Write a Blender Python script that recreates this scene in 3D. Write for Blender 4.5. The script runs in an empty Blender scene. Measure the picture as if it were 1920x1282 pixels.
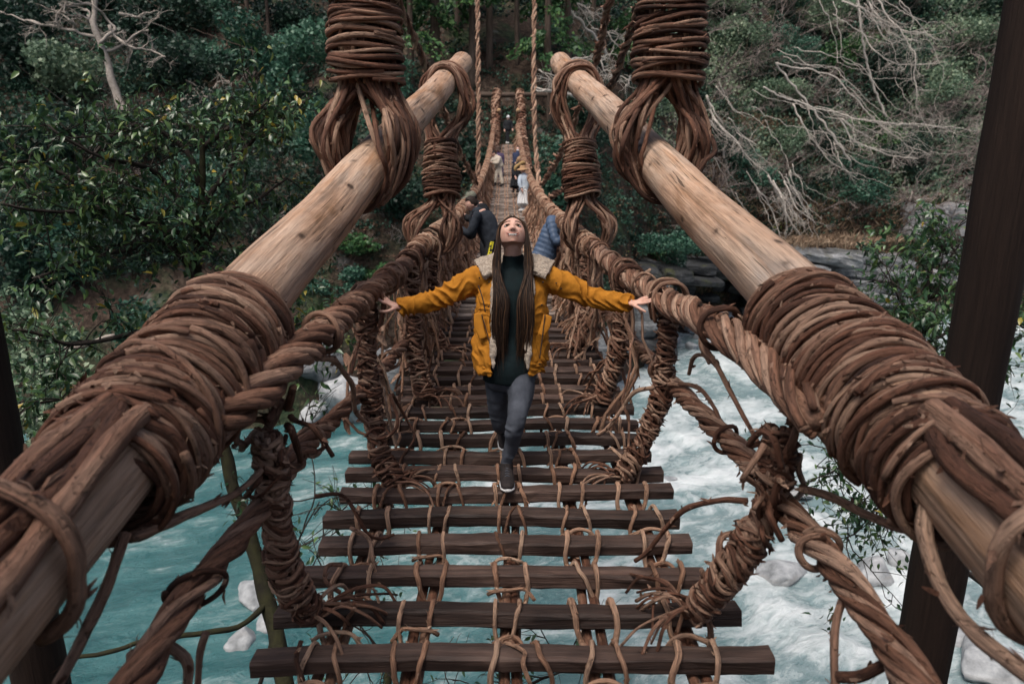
import bpy, math, random
import numpy as np
from mathutils import Vector, Matrix

random.seed(11)
rng = np.random.default_rng(11)
scene = bpy.context.scene
COL = scene.collection

# ------------------------------------------------------------------ camera, sky, sun, exposure
FPX, CXP, CYP = 1280.0, 960.0, 641.0        # focal length and centre in photograph pixels (24 mm lens)
PITCH = math.radians(14.1)
YAW = math.radians(0.5)
CAMZ = 1.88
cam_data = bpy.data.cameras.new('camera')
cam_data.sensor_width = 36.0
cam_data.lens = 24.0
cam_data.clip_start = 0.05
cam_data.clip_end = 1000.0
cam_data.dof.use_dof = True
cam_data.dof.focus_distance = 4.3
cam_data.dof.aperture_fstop = 2.5
cam = bpy.data.objects.new('camera', cam_data)
COL.objects.link(cam)
cam.location = (0, 0, CAMZ)
cam.rotation_euler = (math.pi / 2 - PITCH, 0, -YAW)
scene.camera = cam

SUN_EL, SUN_AZ = math.radians(66), math.radians(215)   # azimuth clockwise from +Y
world = bpy.data.worlds.new('World')
scene.world = world
world.use_nodes = True
wn = world.node_tree
bg = wn.nodes['Background']
sky = wn.nodes.new('ShaderNodeTexSky')
sky.sky_type = 'NISHITA'
sky.sun_disc = False
sky.sun_elevation = SUN_EL
sky.sun_rotation = SUN_AZ
sky.air_density = 1.0
sky.dust_density = 6.0
sky.ozone_density = 1.0
wn.links.new(sky.outputs[0], bg.inputs[0])
bg.inputs[1].default_value = 0.07
sun_data = bpy.data.lights.new('sun', 'SUN')
sun_data.energy = 1.5
sun_data.angle = math.radians(30)
sun_data.color = (1.0, 0.95, 0.88)
sun = bpy.data.objects.new('sun', sun_data)
COL.objects.link(sun)
sd = Vector((math.sin(SUN_AZ) * math.cos(SUN_EL), math.cos(SUN_AZ) * math.cos(SUN_EL), math.sin(SUN_EL)))
sun.rotation_euler = sd.to_track_quat('Z', 'Y').to_euler()
sun.location = sd * 60
vs = scene.view_settings
vs.view_transform = 'Standard'
vs.look = 'None'
vs.gamma = 1.0
vs.use_curve_mapping = False
vs.exposure = 0.97
scene.cycles.max_bounces = 6
scene.cycles.diffuse_bounces = 3
scene.cycles.transparent_max_bounces = 8
scene.cycles.use_adaptive_sampling = True
scene.cycles.use_denoising = True

# ------------------------------------------------------------------ helpers
cp, sp_, cyw, syw = math.cos(PITCH), math.sin(PITCH), math.cos(YAW), math.sin(YAW)
FWD = np.array([syw * cp, cyw * cp, -sp_])
RGT = np.array([cyw, -syw, 0.0])
UPV = np.cross(RGT, FWD)
CAMP = np.array([0, 0, CAMZ])


def U(px, py, zc):
    """a measured point of the photograph at its real distance -> world"""
    return CAMP + FWD * zc + RGT * ((px - CXP) / FPX * zc) + UPV * ((CYP - py) / FPX * zc)


def UP(*pts):
    return np.array([U(*p) for p in pts])


def proj(P):
    d = np.asarray(P) - CAMP
    zc = d @ FWD
    return np.stack([CXP + FPX * (d @ RGT) / zc, CYP - FPX * (d @ UPV) / zc, zc], -1)


def nrm(v):
    return v / np.maximum(np.linalg.norm(v, axis=-1, keepdims=True), 1e-9)


def hash3(ix, iy, iz, seed):
    h = np.sin(ix * 127.1 + iy * 311.7 + iz * 74.7 + seed * 53.3) * 43758.5453
    return h - np.floor(h)


def vnoise(p, freq=1.0, seed=0):
    p = np.asarray(p, float) * freq
    i = np.floor(p)
    f = p - i
    f = f * f * (3 - 2 * f)
    out = 0
    for a in (0, 1):
        for b in (0, 1):
            for c in (0, 1):
                w = (f[..., 0] if a else 1 - f[..., 0]) * (f[..., 1] if b else 1 - f[..., 1]) * (f[..., 2] if c else 1 - f[..., 2])
                out = out + w * hash3(i[..., 0] + a, i[..., 1] + b, i[..., 2] + c, seed)
    return out * 2 - 1


def fbm(p, freq=1.0, seed=0, oct=4):
    s, a = 0, 1.0
    for k in range(oct):
        s = s + a * vnoise(p, freq * 2 ** k, seed + k * 7)
        a *= 0.5
    return s


def smoothpath(P, n=None, step=None, closed=False):
    """Catmull-Rom through the points, resampled evenly"""
    P = np.asarray(P, float)
    m = len(P)
    if m == 2 and not closed:
        t = np.linspace(0, 1, 12)[:, None]
        Q = P[0] * (1 - t) + P[1] * t
    else:
        E = np.vstack([2 * P[0] - P[1], P, 2 * P[-1] - P[-2]])
        segs = []
        tt = np.linspace(0, 1, 14, endpoint=False)[:, None]
        for k in range(m - 1):
            a, b, c, d = E[k], E[k + 1], E[k + 2], E[k + 3]
            segs.append(0.5 * (2 * b + (c - a) * tt + (2 * a - 5 * b + 4 * c - d) * tt ** 2 + (3 * b - a - 3 * c + d) * tt ** 3))
        Q = np.vstack(segs + [P[-1:]])
    L = np.concatenate([[0], np.cumsum(np.linalg.norm(np.diff(Q, axis=0), axis=1))])
    if n is None:
        n = max(4, int(L[-1] / step) + 2)
    s = np.linspace(0, L[-1], n)
    return np.stack([np.interp(s, L, Q[:, k]) for k in range(3)], -1)


CAND = nrm(rng.normal(size=(16, 3)))


def frame(P, ref=None):
    T = nrm(np.gradient(P, axis=0))
    if ref is None:
        ref = CAND[np.argmin(np.max(np.abs(T @ CAND.T), axis=0))]
    N = nrm(np.cross(T, ref))
    B = np.cross(T, N)
    return T, N, B


class MB:
    """collects verts / faces; every vertex carries tc (texture coordinate) and rnd"""

    def __init__(self):
        self.v, self.q, self.t, self.tc, self.r, self.n = [], [], [], [], [], 0

    def add(self, v, q=None, t=None, tc=None, rnd=0.5):
        v = np.asarray(v, float).reshape(-1, 3)
        self.v.append(v)
        if q is not None and len(q):
            self.q.append(np.asarray(q, int) + self.n)
        if t is not None and len(t):
            self.t.append(np.asarray(t, int) + self.n)
        self.tc.append(v if tc is None else np.asarray(tc, float).reshape(-1, 3))
        r = np.asarray(rnd, float)
        self.r.append(np.full(len(v), float(r)) if r.ndim == 0 else r)
        self.n += len(v)
        return self

    def mesh(self, name, off=None, smooth=True):
        V = np.vstack(self.v)
        if off is not None:
            V = V - np.asarray(off)
        me = bpy.data.meshes.new(name)
        Q = np.vstack(self.q) if self.q else np.zeros((0, 4), int)
        T = np.vstack(self.t) if self.t else np.zeros((0, 3), int)
        me.vertices.add(len(V))
        me.vertices.foreach_set('co', V.astype(np.float32).ravel())
        loops = np.concatenate([Q.ravel(), T.ravel()]).astype(np.int32)
        me.loops.add(len(loops))
        me.loops.foreach_set('vertex_index', loops)
        me.polygons.add(len(Q) + len(T))
        st = np.concatenate([np.arange(len(Q)) * 4, len(Q) * 4 + np.arange(len(T)) * 3]).astype(np.int32)
        me.polygons.foreach_set('loop_start', st)
        me.update(calc_edges=True)
        me.polygons.foreach_set('use_smooth', np.full(len(st), smooth))
        a = me.attributes.new('tc', 'FLOAT_VECTOR', 'POINT')
        a.data.foreach_set('vector', np.vstack(self.tc).astype(np.float32).ravel())
        a = me.attributes.new('rnd', 'FLOAT', 'POINT')
        a.data.foreach_set('value', np.concatenate(self.r).astype(np.float32))
        return me


def obj(name, mesh, material=None, parent=None, loc=None, **props):
    o = bpy.data.objects.new(name, mesh)
    COL.objects.link(o)
    if material is not None and mesh is not None and not mesh.materials:
        mesh.materials.append(material)
    if loc is not None:
        o.location = [float(c) for c in loc]
    if parent is not None:
        o.parent = parent
    for k, v in props.items():
        o[k] = v
    return o


WLOC = {}


def empty(name, loc, label, cat, group=None):
    o = obj(name, None, loc=loc, label=label, category=cat)
    o.empty_display_size = 0.2
    WLOC[o.name] = np.asarray(loc, float)
    if group:
        o['group'] = group
    return o


def part(name, mb, material, parent, smooth=True, **props):
    """a part with world-space geometry under a thing (or a part under a part)"""
    off = np.zeros(3)
    p = parent
    while p is not None:
        off = off + np.array(p.location)
        p = p.parent
    return obj(name, mb.mesh(name, off, smooth), material, parent, **props)


def thing(name, mb, material, label, cat, loc=None, group=None, smooth=True, **props):
    V = np.vstack(mb.v)
    if loc is None:
        loc = np.array([V[:, 0].mean(), V[:, 1].mean(), V[:, 2].min()])
    o = obj(name, mb.mesh(name, loc, smooth), material, None, loc, label=label, category=cat, **props)
    if group:
        o['group'] = group
    return o


def setting(name, mb, material, smooth=True, kind='structure', **props):
    return obj(name, mb.mesh(name, None, smooth), material, kind=kind, **props)


def tube(mb, P, r, sides=8, lump=0.10, rnd=None, ref=None, cap=True, flat=1.0, lfreq=18.0, soff=None):
    P = np.asarray(P, float)
    n = len(P)
    T, N, B = frame(P, ref)
    s = np.concatenate([[0], np.cumsum(np.linalg.norm(np.diff(P, axis=0), axis=1))])
    r = np.broadcast_to(np.asarray(r, float), (n,))
    th = np.arange(sides) / sides * 2 * np.pi
    S, TH = s[:, None], th[None, :]
    if lump > 0:
        ph = rng.uniform(0, 6.28, 6)
        f = rng.uniform(0.5, 1.5, 6) * lfreq
        nz = (np.sin(f[0] * S + ph[0]) * 0.5 + np.sin(f[1] * S * 0.5 + TH + ph[1]) * 0.6 + np.sin(f[2] * S * 1.8 - TH + ph[2]) * 0.35
              + np.sin(f[3] * S * 3.1 + 2 * TH + ph[3]) * 0.3 + np.sin(f[4] * S * 0.3 + 3 * TH + ph[4]) * 0.25)
        R = r[:, None] * (1 + lump * nz)
    else:
        R = r[:, None] * np.ones((1, sides))
    ct, st = np.cos(TH), np.sin(TH)
    V = P[:, None, :] + N[:, None, :] * (R * ct)[..., None] + B[:, None, :] * (R * st * flat)[..., None]
    so = rng.uniform(0, 40) if soff is None else soff
    tc = np.stack([np.broadcast_to(ct * r[:, None], R.shape), np.broadcast_to(st * r[:, None], R.shape), np.broadcast_to(S + so, R.shape)], -1)
    i = np.arange(n - 1)[:, None] * sides
    j = np.arange(sides)[None, :]
    j2 = (j + 1) % sides
    q = np.stack([i + j, i + j2, i + sides + j2, i + sides + j], -1).reshape(-1, 4)
    V = V.reshape(-1, 3)
    tc = tc.reshape(-1, 3)
    tris = None
    if cap:
        V = np.vstack([V, P[0] - T[0] * r[0] * 0.25, P[-1] + T[-1] * r[-1] * 0.25])
        tc = np.vstack([tc, [[0, 0, so]], [[0, 0, s[-1] + so]]])
        c0, c1 = n * sides, n * sides + 1
        k = np.arange(sides)
        k2 = (k + 1) % sides
        tris = np.vstack([np.stack([k2, k, np.full(sides, c0)], -1), np.stack([(n - 1) * sides + k, (n - 1) * sides + k2, np.full(sides, c1)], -1)])
    mb.add(V, q, tris, tc, rng.uniform() if rnd is None else rnd)


def flakes(mb, P, r, count, size=0.02, rnd=None):
    """loose strips of bark standing off a vine"""
    P = np.asarray(P)
    n = len(P)
    if n < 4 or count < 1:
        return
    T, N, B = frame(P)
    k = rng.integers(1, n - 1, count)
    a = rng.uniform(0, 6.28, count)
    rr = np.broadcast_to(np.asarray(r, float), (n,))[k][:, None]
    out = N[k] * np.cos(a)[:, None] + B[k] * np.sin(a)[:, None]
    side = np.cross(T[k], out)
    L = (size * rng.uniform(0.5, 1.8, count))[:, None]
    w = L * rng.uniform(0.12, 0.3, count)[:, None]
    sgn = rng.choice([-1, 1], count)[:, None]
    d = nrm(T[k] * sgn + side * rng.uniform(-0.7, 0.7, (count, 1)))
    p0 = P[k] + out * rr * 0.9
    p1 = p0 + d * L * 0.5 + out * L * rng.uniform(0.05, 0.35, (count, 1))
    p2 = p0 + d * L + out * L * rng.uniform(0.1, 0.9, (count, 1))
    sd_ = nrm(np.cross(d, out))
    V = np.stack([p0 - sd_ * w, p0 + sd_ * w, p1 + sd_ * w, p1 - sd_ * w, p2 + sd_ * w * 0.3, p2 - sd_ * w * 0.3], 1)
    b = np.arange(count)[:, None] * 6
    q = np.vstack([b + np.array([0, 1, 2, 3]), b + np.array([3, 2, 4, 5])])
    mb.add(V.reshape(-1, 3), q, None, V.reshape(-1, 3), np.repeat(rng.uniform(0.2, 1, count), 6))


def wobble(n, s, amp, f=4.0):
    """smooth random walk in three axes"""
    o = np.zeros((n, 3))
    for k in range(3):
        for h in (1.0, 2.3, 4.1):
            o[:, k] += np.sin(s * f * h * rng.uniform(0.7, 1.3) + rng.uniform(0, 6.28)) / h
    return o * amp


def arclen(P):
    return np.concatenate([[0], np.cumsum(np.linalg.norm(np.diff(P, axis=0), axis=1))])


def vine(mb, pts, r, step=0.04, wob=0.0, sides=7, taper=1.0, fl=0, lump=0.12, wf=5.0, rnd=None):
    P = smoothpath(pts, step=step)
    s = arclen(P)
    if wob:
        P = P + wobble(len(P), s, wob, wf)
    rr = r * np.linspace(1, taper, len(P))
    tube(mb, P, rr, sides, lump, rnd=rnd)
    if fl:
        flakes(mb, P, rr, int(fl * s[-1]) + 1, size=max(0.012, r * 1.3))
    return P


def rope_strands(C, R, n, r, pitch, ref=(0, 0, 1), phase=0.0, wob=0.15, inner=False):
    T, N, B = frame(C, np.array(ref, float))
    s = arclen(C)
    R = np.broadcast_to(np.asarray(R, float), (len(C),))
    out = []
    for k in range(n):
        a = phase + 2 * np.pi * k / n + 2 * np.pi * s / pitch + 0.35 * np.sin(s * rng.uniform(0.8, 2.2) + rng.uniform(0, 6))
        rr = R * (1 + wob * np.sin(s * rng.uniform(2, 5) + rng.uniform(0, 6)))
        out.append(C + N * (rr * np.cos(a))[:, None] + B * (rr * np.sin(a))[:, None])
    return out


def coil_path(C, frm, s, s0, a0, turns, pitch, Ra, Rb, tilt=0.0, offN=0.0, offB=0.0, wob=0.06, step=0.13):
    """a strand wound round the path C; s = arclength of C"""
    T, N, B = frm
    n = max(8, int(abs(turns) * 2 * np.pi / step))
    th = a0 + np.linspace(0, turns * 2 * np.pi, n)
    ss = s0 + pitch * (th - a0) / (2 * np.pi) + tilt * np.cos(th + rng.uniform(-0.4, 0.4)) + 0.012 * np.sin(th * 2.3 + rng.uniform(0, 6))
    ss = np.clip(ss, 0, s[-1])
    ip = lambda A: np.stack([np.interp(ss, s, A[:, k]) for k in range(3)], -1)
    Cc, Nn, Bb = ip(C), nrm(ip(N)), nrm(ip(B))
    w = 1 + wob * (np.sin(th * 1.7 + rng.uniform(0, 6)) * 0.6 + np.sin(th * 3.3 + rng.uniform(0, 6)) * 0.4)
    fa = Ra(ss) if callable(Ra) else Ra
    fb = Rb(ss) if callable(Rb) else Rb
    return Cc + Nn * (offN + fa * w * np.cos(th))[:, None] + Bb * (offB + fb * w * np.sin(th))[:, None]


def bundle(name, mbs, material, parent, child, **props):
    """the first mesh is the part itself, the others are its sub-parts"""
    p = part(name, mbs[0], material, parent, **props)
    for m in mbs[1:]:
        part(child, m, material, p)
    return p


def box_mb(mb, lo, hi, rnd=0.5):
    lo, hi = np.array(lo, float), np.array(hi, float)
    V = np.array([[(lo, hi)[(k >> 0) & 1][0], (lo, hi)[(k >> 1) & 1][1], (lo, hi)[(k >> 2) & 1][2]] for k in range(8)])
    q = [[0, 2, 3, 1], [4, 5, 7, 6], [0, 1, 5, 4], [2, 6, 7, 3], [0, 4, 6, 2], [1, 3, 7, 5]]
    mb.add(V, q, None, V, rnd)


def fuse(mb, voxel, smooth=4, fac=0.5, name='mesh'):
    """one continuous surface out of overlapping closed shapes"""
    me = mb.mesh('tmp')
    o = bpy.data.objects.new('tmp', me)
    COL.objects.link(o)
    m = o.modifiers.new('r', 'REMESH')
    m.mode = 'VOXEL'
    m.voxel_size = voxel
    if smooth:
        s = o.modifiers.new('s', 'SMOOTH')
        s.iterations = smooth
        s.factor = fac
    dg = bpy.context.evaluated_depsgraph_get()
    dg.update()
    out = bpy.data.meshes.new_from_object(o.evaluated_get(dg))
    out.name = name
    bpy.data.objects.remove(o)
    bpy.data.meshes.remove(me)
    for a in list(out.attributes):
        if a.name in ('tc', 'rnd'):
            out.attributes.remove(a)
    n = len(out.vertices)
    co = np.zeros(n * 3, np.float32)
    out.vertices.foreach_get('co', co)
    a = out.attributes.new('tc', 'FLOAT_VECTOR', 'POINT')
    a.data.foreach_set('vector', co)
    a = out.attributes.new('rnd', 'FLOAT', 'POINT')
    a.data.foreach_set('value', np.full(n, 0.5, np.float32))
    out.polygons.foreach_set('use_smooth', np.full(len(out.polygons), True))
    return out


def get_co(me):
    co = np.zeros(len(me.vertices) * 3, np.float32)
    me.vertices.foreach_get('co', co)
    return co.reshape(-1, 3).astype(float)


def get_no(me):
    a = np.zeros(len(me.vertices) * 3, np.float32)
    me.vertices.foreach_get('normal', a)
    return a.reshape(-1, 3).astype(float)


def set_co(me, V):
    me.vertices.foreach_set('co', V.astype(np.float32).ravel())
    me.update()


# ------------------------------------------------------------------ materials
class Nodes:
    def __init__(self, name, rough=0.8, spec=0.3):
        self.m = bpy.data.materials.new(name)
        self.m.use_nodes = True
        self.nt = self.m.node_tree
        self.b = self.nt.nodes['Principled BSDF']
        self.b.inputs['Roughness'].default_value = rough
        self.b.inputs['Specular IOR Level'].default_value = spec

    def n(self, t, **kw):
        x = self.nt.nodes.new(t)
        for k, v in kw.items():
            setattr(x, k, v)
        return x

    def L(self, a, b):
        self.nt.links.new(a, b)

    def attr(self, name, out='Vector'):
        x = self.n('ShaderNodeAttribute', attribute_name=name)
        return x.outputs[out]

    def geo(self):
        return self.n('ShaderNodeNewGeometry').outputs['Position']

    def noise(self, vec, scale=(1, 1, 1), s=1.0, detail=4, rough=0.55, dist=0.0):
        mp = self.n('ShaderNodeMapping')
        mp.inputs['Scale'].default_value = scale
        self.L(vec, mp.inputs['Vector'])
        x = self.n('ShaderNodeTexNoise')
        x.inputs['Scale'].default_value = s
        x.inputs['Detail'].default_value = detail
        x.inputs['Roughness'].default_value = rough
        x.inputs['Distortion'].default_value = dist
        self.L(mp.outputs[0], x.inputs['Vector'])
        return x.outputs['Fac']

    def voro(self, vec, scale=(1, 1, 1), s=1.0, feature='F1', out='Distance'):
        mp = self.n('ShaderNodeMapping')
        mp.inputs['Scale'].default_value = scale
        self.L(vec, mp.inputs['Vector'])
        x = self.n('ShaderNodeTexVoronoi', feature=feature)
        x.inputs['Scale'].default_value = s
        self.L(mp.outputs[0], x.inputs['Vector'])
        return x.outputs[out]

    def ramp(self, fac, stops, interp='LINEAR'):
        x = self.n('ShaderNodeValToRGB')
        x.color_ramp.interpolation = interp
        e = x.color_ramp.elements
        while len(e) > 1:
            e.remove(e[-1])
        e[0].position = stops[0][0]
        c = stops[0][1]
        e[0].color = (*c, 1) if len(c) == 3 else c
        for p, c in stops[1:]:
            k = e.new(p)
            k.color = (*c, 1)
        self.L(fac, x.inputs['Fac'])
        return x.outputs['Color']

    def mathn(self, op, a, b=None, c=None):
        x = self.n('ShaderNodeMath', operation=op)
        for k, v in enumerate((a, b, c)):
            if v is None:
                continue
            if isinstance(v, (int, float)):
                x.inputs[k].default_value = v
            else:
                self.L(v, x.inputs[k])
        return x.outputs[0]

    def mix(self, fac, a, b, mode='MIX'):
        x = self.n('ShaderNodeMix', data_type='RGBA', blend_type=mode)
        for k, v in ((0, fac), (6, a), (7, b)):
            if isinstance(v, (int, float)):
                x.inputs[k].default_value = v
            elif isinstance(v, tuple):
                x.inputs[k].default_value = (*v, 1)
            else:
                self.L(v, x.inputs[k])
        return x.outputs[2]

    def bump(self, h, strength=0.5, dist=0.01):
        x = self.n('ShaderNodeBump')
        x.inputs['Strength'].default_value = strength
        x.inputs['Distance'].default_value = dist
        self.L(h, x.inputs['Height'])
        self.L(x.outputs[0], self.b.inputs['Normal'])

    def color(self, c):
        if isinstance(c, tuple):
            self.b.inputs['Base Color'].default_value = (*c, 1)
        else:
            self.L(c, self.b.inputs['Base Color'])


def g(v):
    return (v, v, v)


def vine_material(name, dark, mid, lite, fine=1.0):
    k = Nodes(name, 0.7, 0.3)
    tc, rd = k.attr('tc'), k.attr('rnd', 'Fac')
    blot = k.noise(tc, (9, 9, 2.5), 1.0, 4)
    fib = k.noise(tc, (90 * fine, 90 * fine, 7 * fine), 1.0, 5, 0.65)
    crack = k.noise(tc, (55, 55, 22), 1.0, 4, 0.7, 1.2)
    f = k.mathn('ADD', k.mathn('MULTIPLY', rd, 0.55), k.mathn('MULTIPLY', blot, 0.6))
    base = k.ramp(f, [(0.22, dark), (0.5, mid), (0.72, tuple(0.5 * (a + b) for a, b in zip(mid, lite))), (0.92, lite)])
    c = k.mix(1.0, base, k.ramp(fib, [(0.3, g(0.42)), (0.55, g(1.0)), (0.75, (1.35, 1.3, 1.25))]), 'MULTIPLY')
    c = k.mix(k.ramp(crack, [(0.32, g(0.7)), (0.40, g(0.0))]), c, (0.025, 0.014, 0.01))
    k.color(c)
    fin = k.noise(tc, (320, 320, 30), 1.0, 3, 0.6)
    h = k.mathn('ADD', k.mathn('ADD', fib, k.mathn('MULTIPLY', fin, 0.4)), k.mathn('MULTIPLY', k.ramp(crack, [(0.3, g(0)), (0.45, g(1))]), 0.5))
    k.bump(h, 1.0, 0.016)
    return k.m


M = {}
M['vine'] = vine_material('vine_bark', (0.030, 0.013, 0.0085), (0.185, 0.082, 0.050), (0.50, 0.33, 0.235))
M['tie'] = vine_material('tie_vine', (0.16, 0.078, 0.047), (0.40, 0.22, 0.14), (0.62, 0.43, 0.31), 1.3)
M['cable'] = vine_material('cable_vine', (0.085, 0.038, 0.023), (0.265, 0.132, 0.084), (0.52, 0.345, 0.25), 1.0)

# peeled log
k = Nodes('peeled_log', 0.7, 0.3)
tc = k.attr('tc')
streak = k.noise(tc, (14, 14, 0.9), 1.0, 6, 0.6, 0.3)
blot = k.noise(tc, (4, 4, 1.6), 1.0, 5, 0.6, 0.4)
stain = k.noise(tc, (7, 7, 0.55), 1.0, 4, 0.6, 0.8)
c = k.ramp(blot, [(0.30, (0.25, 0.14, 0.08)), (0.47, (0.42, 0.27, 0.185)), (0.60, (0.47, 0.335, 0.25)), (0.8, (0.35, 0.29, 0.25))])
c = k.mix(k.ramp(stain, [(0.54, g(0)), (0.70, g(0.6))]), c, (0.33, 0.16, 0.07))
c = k.mix(1.0, c, k.ramp(streak, [(0.32, g(0.42)), (0.45, g(0.88)), (0.7, g(1.18))]), 'MULTIPLY')
fine_ = k.noise(tc, (75, 75, 3.5), 1.0, 5, 0.65, 0.3)
c = k.mix(1.0, c, k.ramp(fine_, [(0.32, g(0.55)), (0.5, g(1.0)), (0.68, g(1.2))]), 'MULTIPLY')
ck = k.noise(tc, (34, 34, 1.3), 1.0, 4, 0.55, 0.9)
crack = k.ramp(ck, [(0.31, g(1)), (0.35, g(0))])
c = k.mix(k.mathn('MULTIPLY', crack, 0.8), c, (0.06, 0.035, 0.022))
kn = k.voro(tc, (5.5, 5.5, 4.6))
knot = k.ramp(kn, [(0.08, g(1)), (0.14, g(0.3)), (0.24, g(0))])
c = k.mix(k.mathn('MULTIPLY', knot, 0.9), c, (0.045, 0.027, 0.018))
k.color(c)
h = k.mathn('SUBTRACT', streak, k.mathn('MULTIPLY', k.mathn('ADD', crack, knot), 0.8))
k.bump(k.mathn('ADD', h, k.mathn('MULTIPLY', fine_, 0.5)), 0.9, 0.015)
M['log'] = k.m

k = Nodes('log_end', 0.8, 0.2)
tc = k.attr('tc')
k.color(k.mix(k.noise(tc, (1, 1, 1), 30, 3), (0.50, 0.33, 0.19), (0.36, 0.22, 0.12)))
M['log_end'] = k.m


def plain(name, c1, c2, scale=30.0, rough=0.85, bump=0.3, bdist=0.004, spec=0.25, stretch=(1, 1, 1), detail=4):
    k = Nodes(name, rough, spec)
    tc = k.attr('tc')
    f = k.noise(tc, stretch, scale, detail, 0.6)
    k.color(k.mix(k.ramp(f, [(0.3, g(0)), (0.7, g(1))]), c1, c2))
    if bump:
        k.bump(f, bump, bdist)
    return k.m


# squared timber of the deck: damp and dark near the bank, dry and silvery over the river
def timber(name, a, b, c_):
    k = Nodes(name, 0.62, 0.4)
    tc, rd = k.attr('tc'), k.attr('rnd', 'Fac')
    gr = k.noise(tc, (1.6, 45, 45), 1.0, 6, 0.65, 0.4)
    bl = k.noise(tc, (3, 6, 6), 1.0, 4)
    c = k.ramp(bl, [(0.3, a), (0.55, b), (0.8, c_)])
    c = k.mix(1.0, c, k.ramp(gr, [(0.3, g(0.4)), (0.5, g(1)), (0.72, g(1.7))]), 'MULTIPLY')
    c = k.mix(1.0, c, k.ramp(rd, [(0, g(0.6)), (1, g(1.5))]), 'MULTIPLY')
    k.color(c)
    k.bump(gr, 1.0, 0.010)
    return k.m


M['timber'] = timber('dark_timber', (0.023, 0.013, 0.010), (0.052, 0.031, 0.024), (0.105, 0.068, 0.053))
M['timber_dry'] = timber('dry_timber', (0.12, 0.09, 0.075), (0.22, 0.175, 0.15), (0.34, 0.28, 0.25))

k = Nodes('dark_post', 0.8, 0.2)
tc = k.attr('tc')
gr = k.noise(tc, (34, 34, 1.6), 1.0, 6, 0.7, 0.4)
bl = k.noise(tc, (3, 3, 0.8), 1.0, 4)
gr = k.mathn('ADD', k.mathn('MULTIPLY', gr, 0.65), k.mathn('MULTIPLY', bl, 0.35))
k.color(k.ramp(gr, [(0.3, (0.010, 0.006, 0.005)), (0.6, (0.028, 0.017, 0.013)), (0.8, (0.052, 0.033, 0.025))]))
k.bump(gr, 1.0, 0.03)
M['post'] = k.m


def leaf_material(name, stops, rough=0.5, trans=0.25, spec=0.4):
    k = Nodes(name, rough, spec)
    rd = k.attr('rnd', 'Fac')
    c = k.ramp(rd, stops)
    k.color(c)
    t = k.n('ShaderNodeBsdfTranslucent')
    k.L(c, t.inputs['Color'])
    mx = k.n('ShaderNodeMixShader')
    mx.inputs[0].default_value = trans
    k.L(k.b.outputs[0], mx.inputs[1])
    k.L(t.outputs[0], mx.inputs[2])
    k.L(mx.outputs[0], k.nt.nodes['Material Output'].inputs['Surface'])
    return k.m


M['leaf_teal'] = leaf_material('leaf_teal', [(0, (0.016, 0.050, 0.036)), (0.5, (0.045, 0.125, 0.085)), (1, (0.12, 0.24, 0.16))])
M['leaf_dark'] = leaf_material('leaf_dark', [(0, (0.010, 0.026, 0.019)), (0.6, (0.026, 0.06, 0.042)), (1, (0.055, 0.11, 0.07))])
M['leaf_pale'] = leaf_material('leaf_pale', [(0, (0.06, 0.11, 0.07)), (0.5, (0.15, 0.23, 0.15)), (1, (0.31, 0.38, 0.25))])
M['leaf_cedar'] = leaf_material('leaf_cedar', [(0, (0.018, 0.055, 0.022)), (0.6, (0.05, 0.13, 0.045)), (1, (0.12, 0.22, 0.07))])
M['leaf_gloss'] = leaf_material('leaf_gloss', [(0, (0.016, 0.048, 0.022)), (0.5, (0.045, 0.105, 0.042)), (0.86, (0.11, 0.19, 0.06)), (0.95, (0.18, 0.20, 0.04)), (1, (0.45, 0.31, 0.04))], 0.32, 0.2, 0.6)
M['leaf_litter'] = leaf_material('leaf_litter', [(0, (0.05, 0.028, 0.02)), (0.5, (0.13, 0.075, 0.05)), (0.8, (0.20, 0.135, 0.09)), (1, (0.12, 0.15, 0.04))], 0.8, 0.1, 0.2)
M['grass_dry'] = leaf_material('grass_dry', [(0, (0.13, 0.085, 0.055)), (0.6, (0.30, 0.21, 0.145)), (1, (0.44, 0.34, 0.24))], 0.8, 0.2, 0.2)
M['twig'] = plain('bare_twig', (0.22, 0.175, 0.16), (0.40, 0.34, 0.315), 6, 0.85, 0)
M['pale_bark'] = plain('pale_bark', (0.22, 0.19, 0.165), (0.42, 0.37, 0.33), 9, 0.85, 0.3, 0.01)
M['limb'] = plain('pale_limb', (0.36, 0.32, 0.285), (0.58, 0.53, 0.48), 9, 0.85, 0.3, 0.01)
M['brown_bark'] = plain('brown_bark', (0.05, 0.035, 0.028), (0.13, 0.095, 0.075), 5, 0.9, 0.6, 0.03, stretch=(2, 2, 0.3))
M['moss_bark'] = plain('moss_bark', (0.013, 0.011, 0.009), (0.034, 0.034, 0.014), 7, 0.95, 0.8, 0.03)
M['dark_bark'] = plain('dark_bark', (0.018, 0.015, 0.013), (0.05, 0.04, 0.034), 14, 0.9, 0.4, 0.01)

# ------------------------------------------------------------------ ground, water, rocks
WATER_Z = -10.0


def smooth01(a, b, x):
    t = np.clip((x - a) / (b - a), 0, 1)
    return t * t * (3 - 2 * t)


def bank_y(x):
    return np.interp(x, [-90, -30, -12, -4, 4, 8, 13, 19, 30, 50, 90], [27, 29, 31, 32.5, 34.5, 40, 48, 53, 56, 53, 46])


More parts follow.
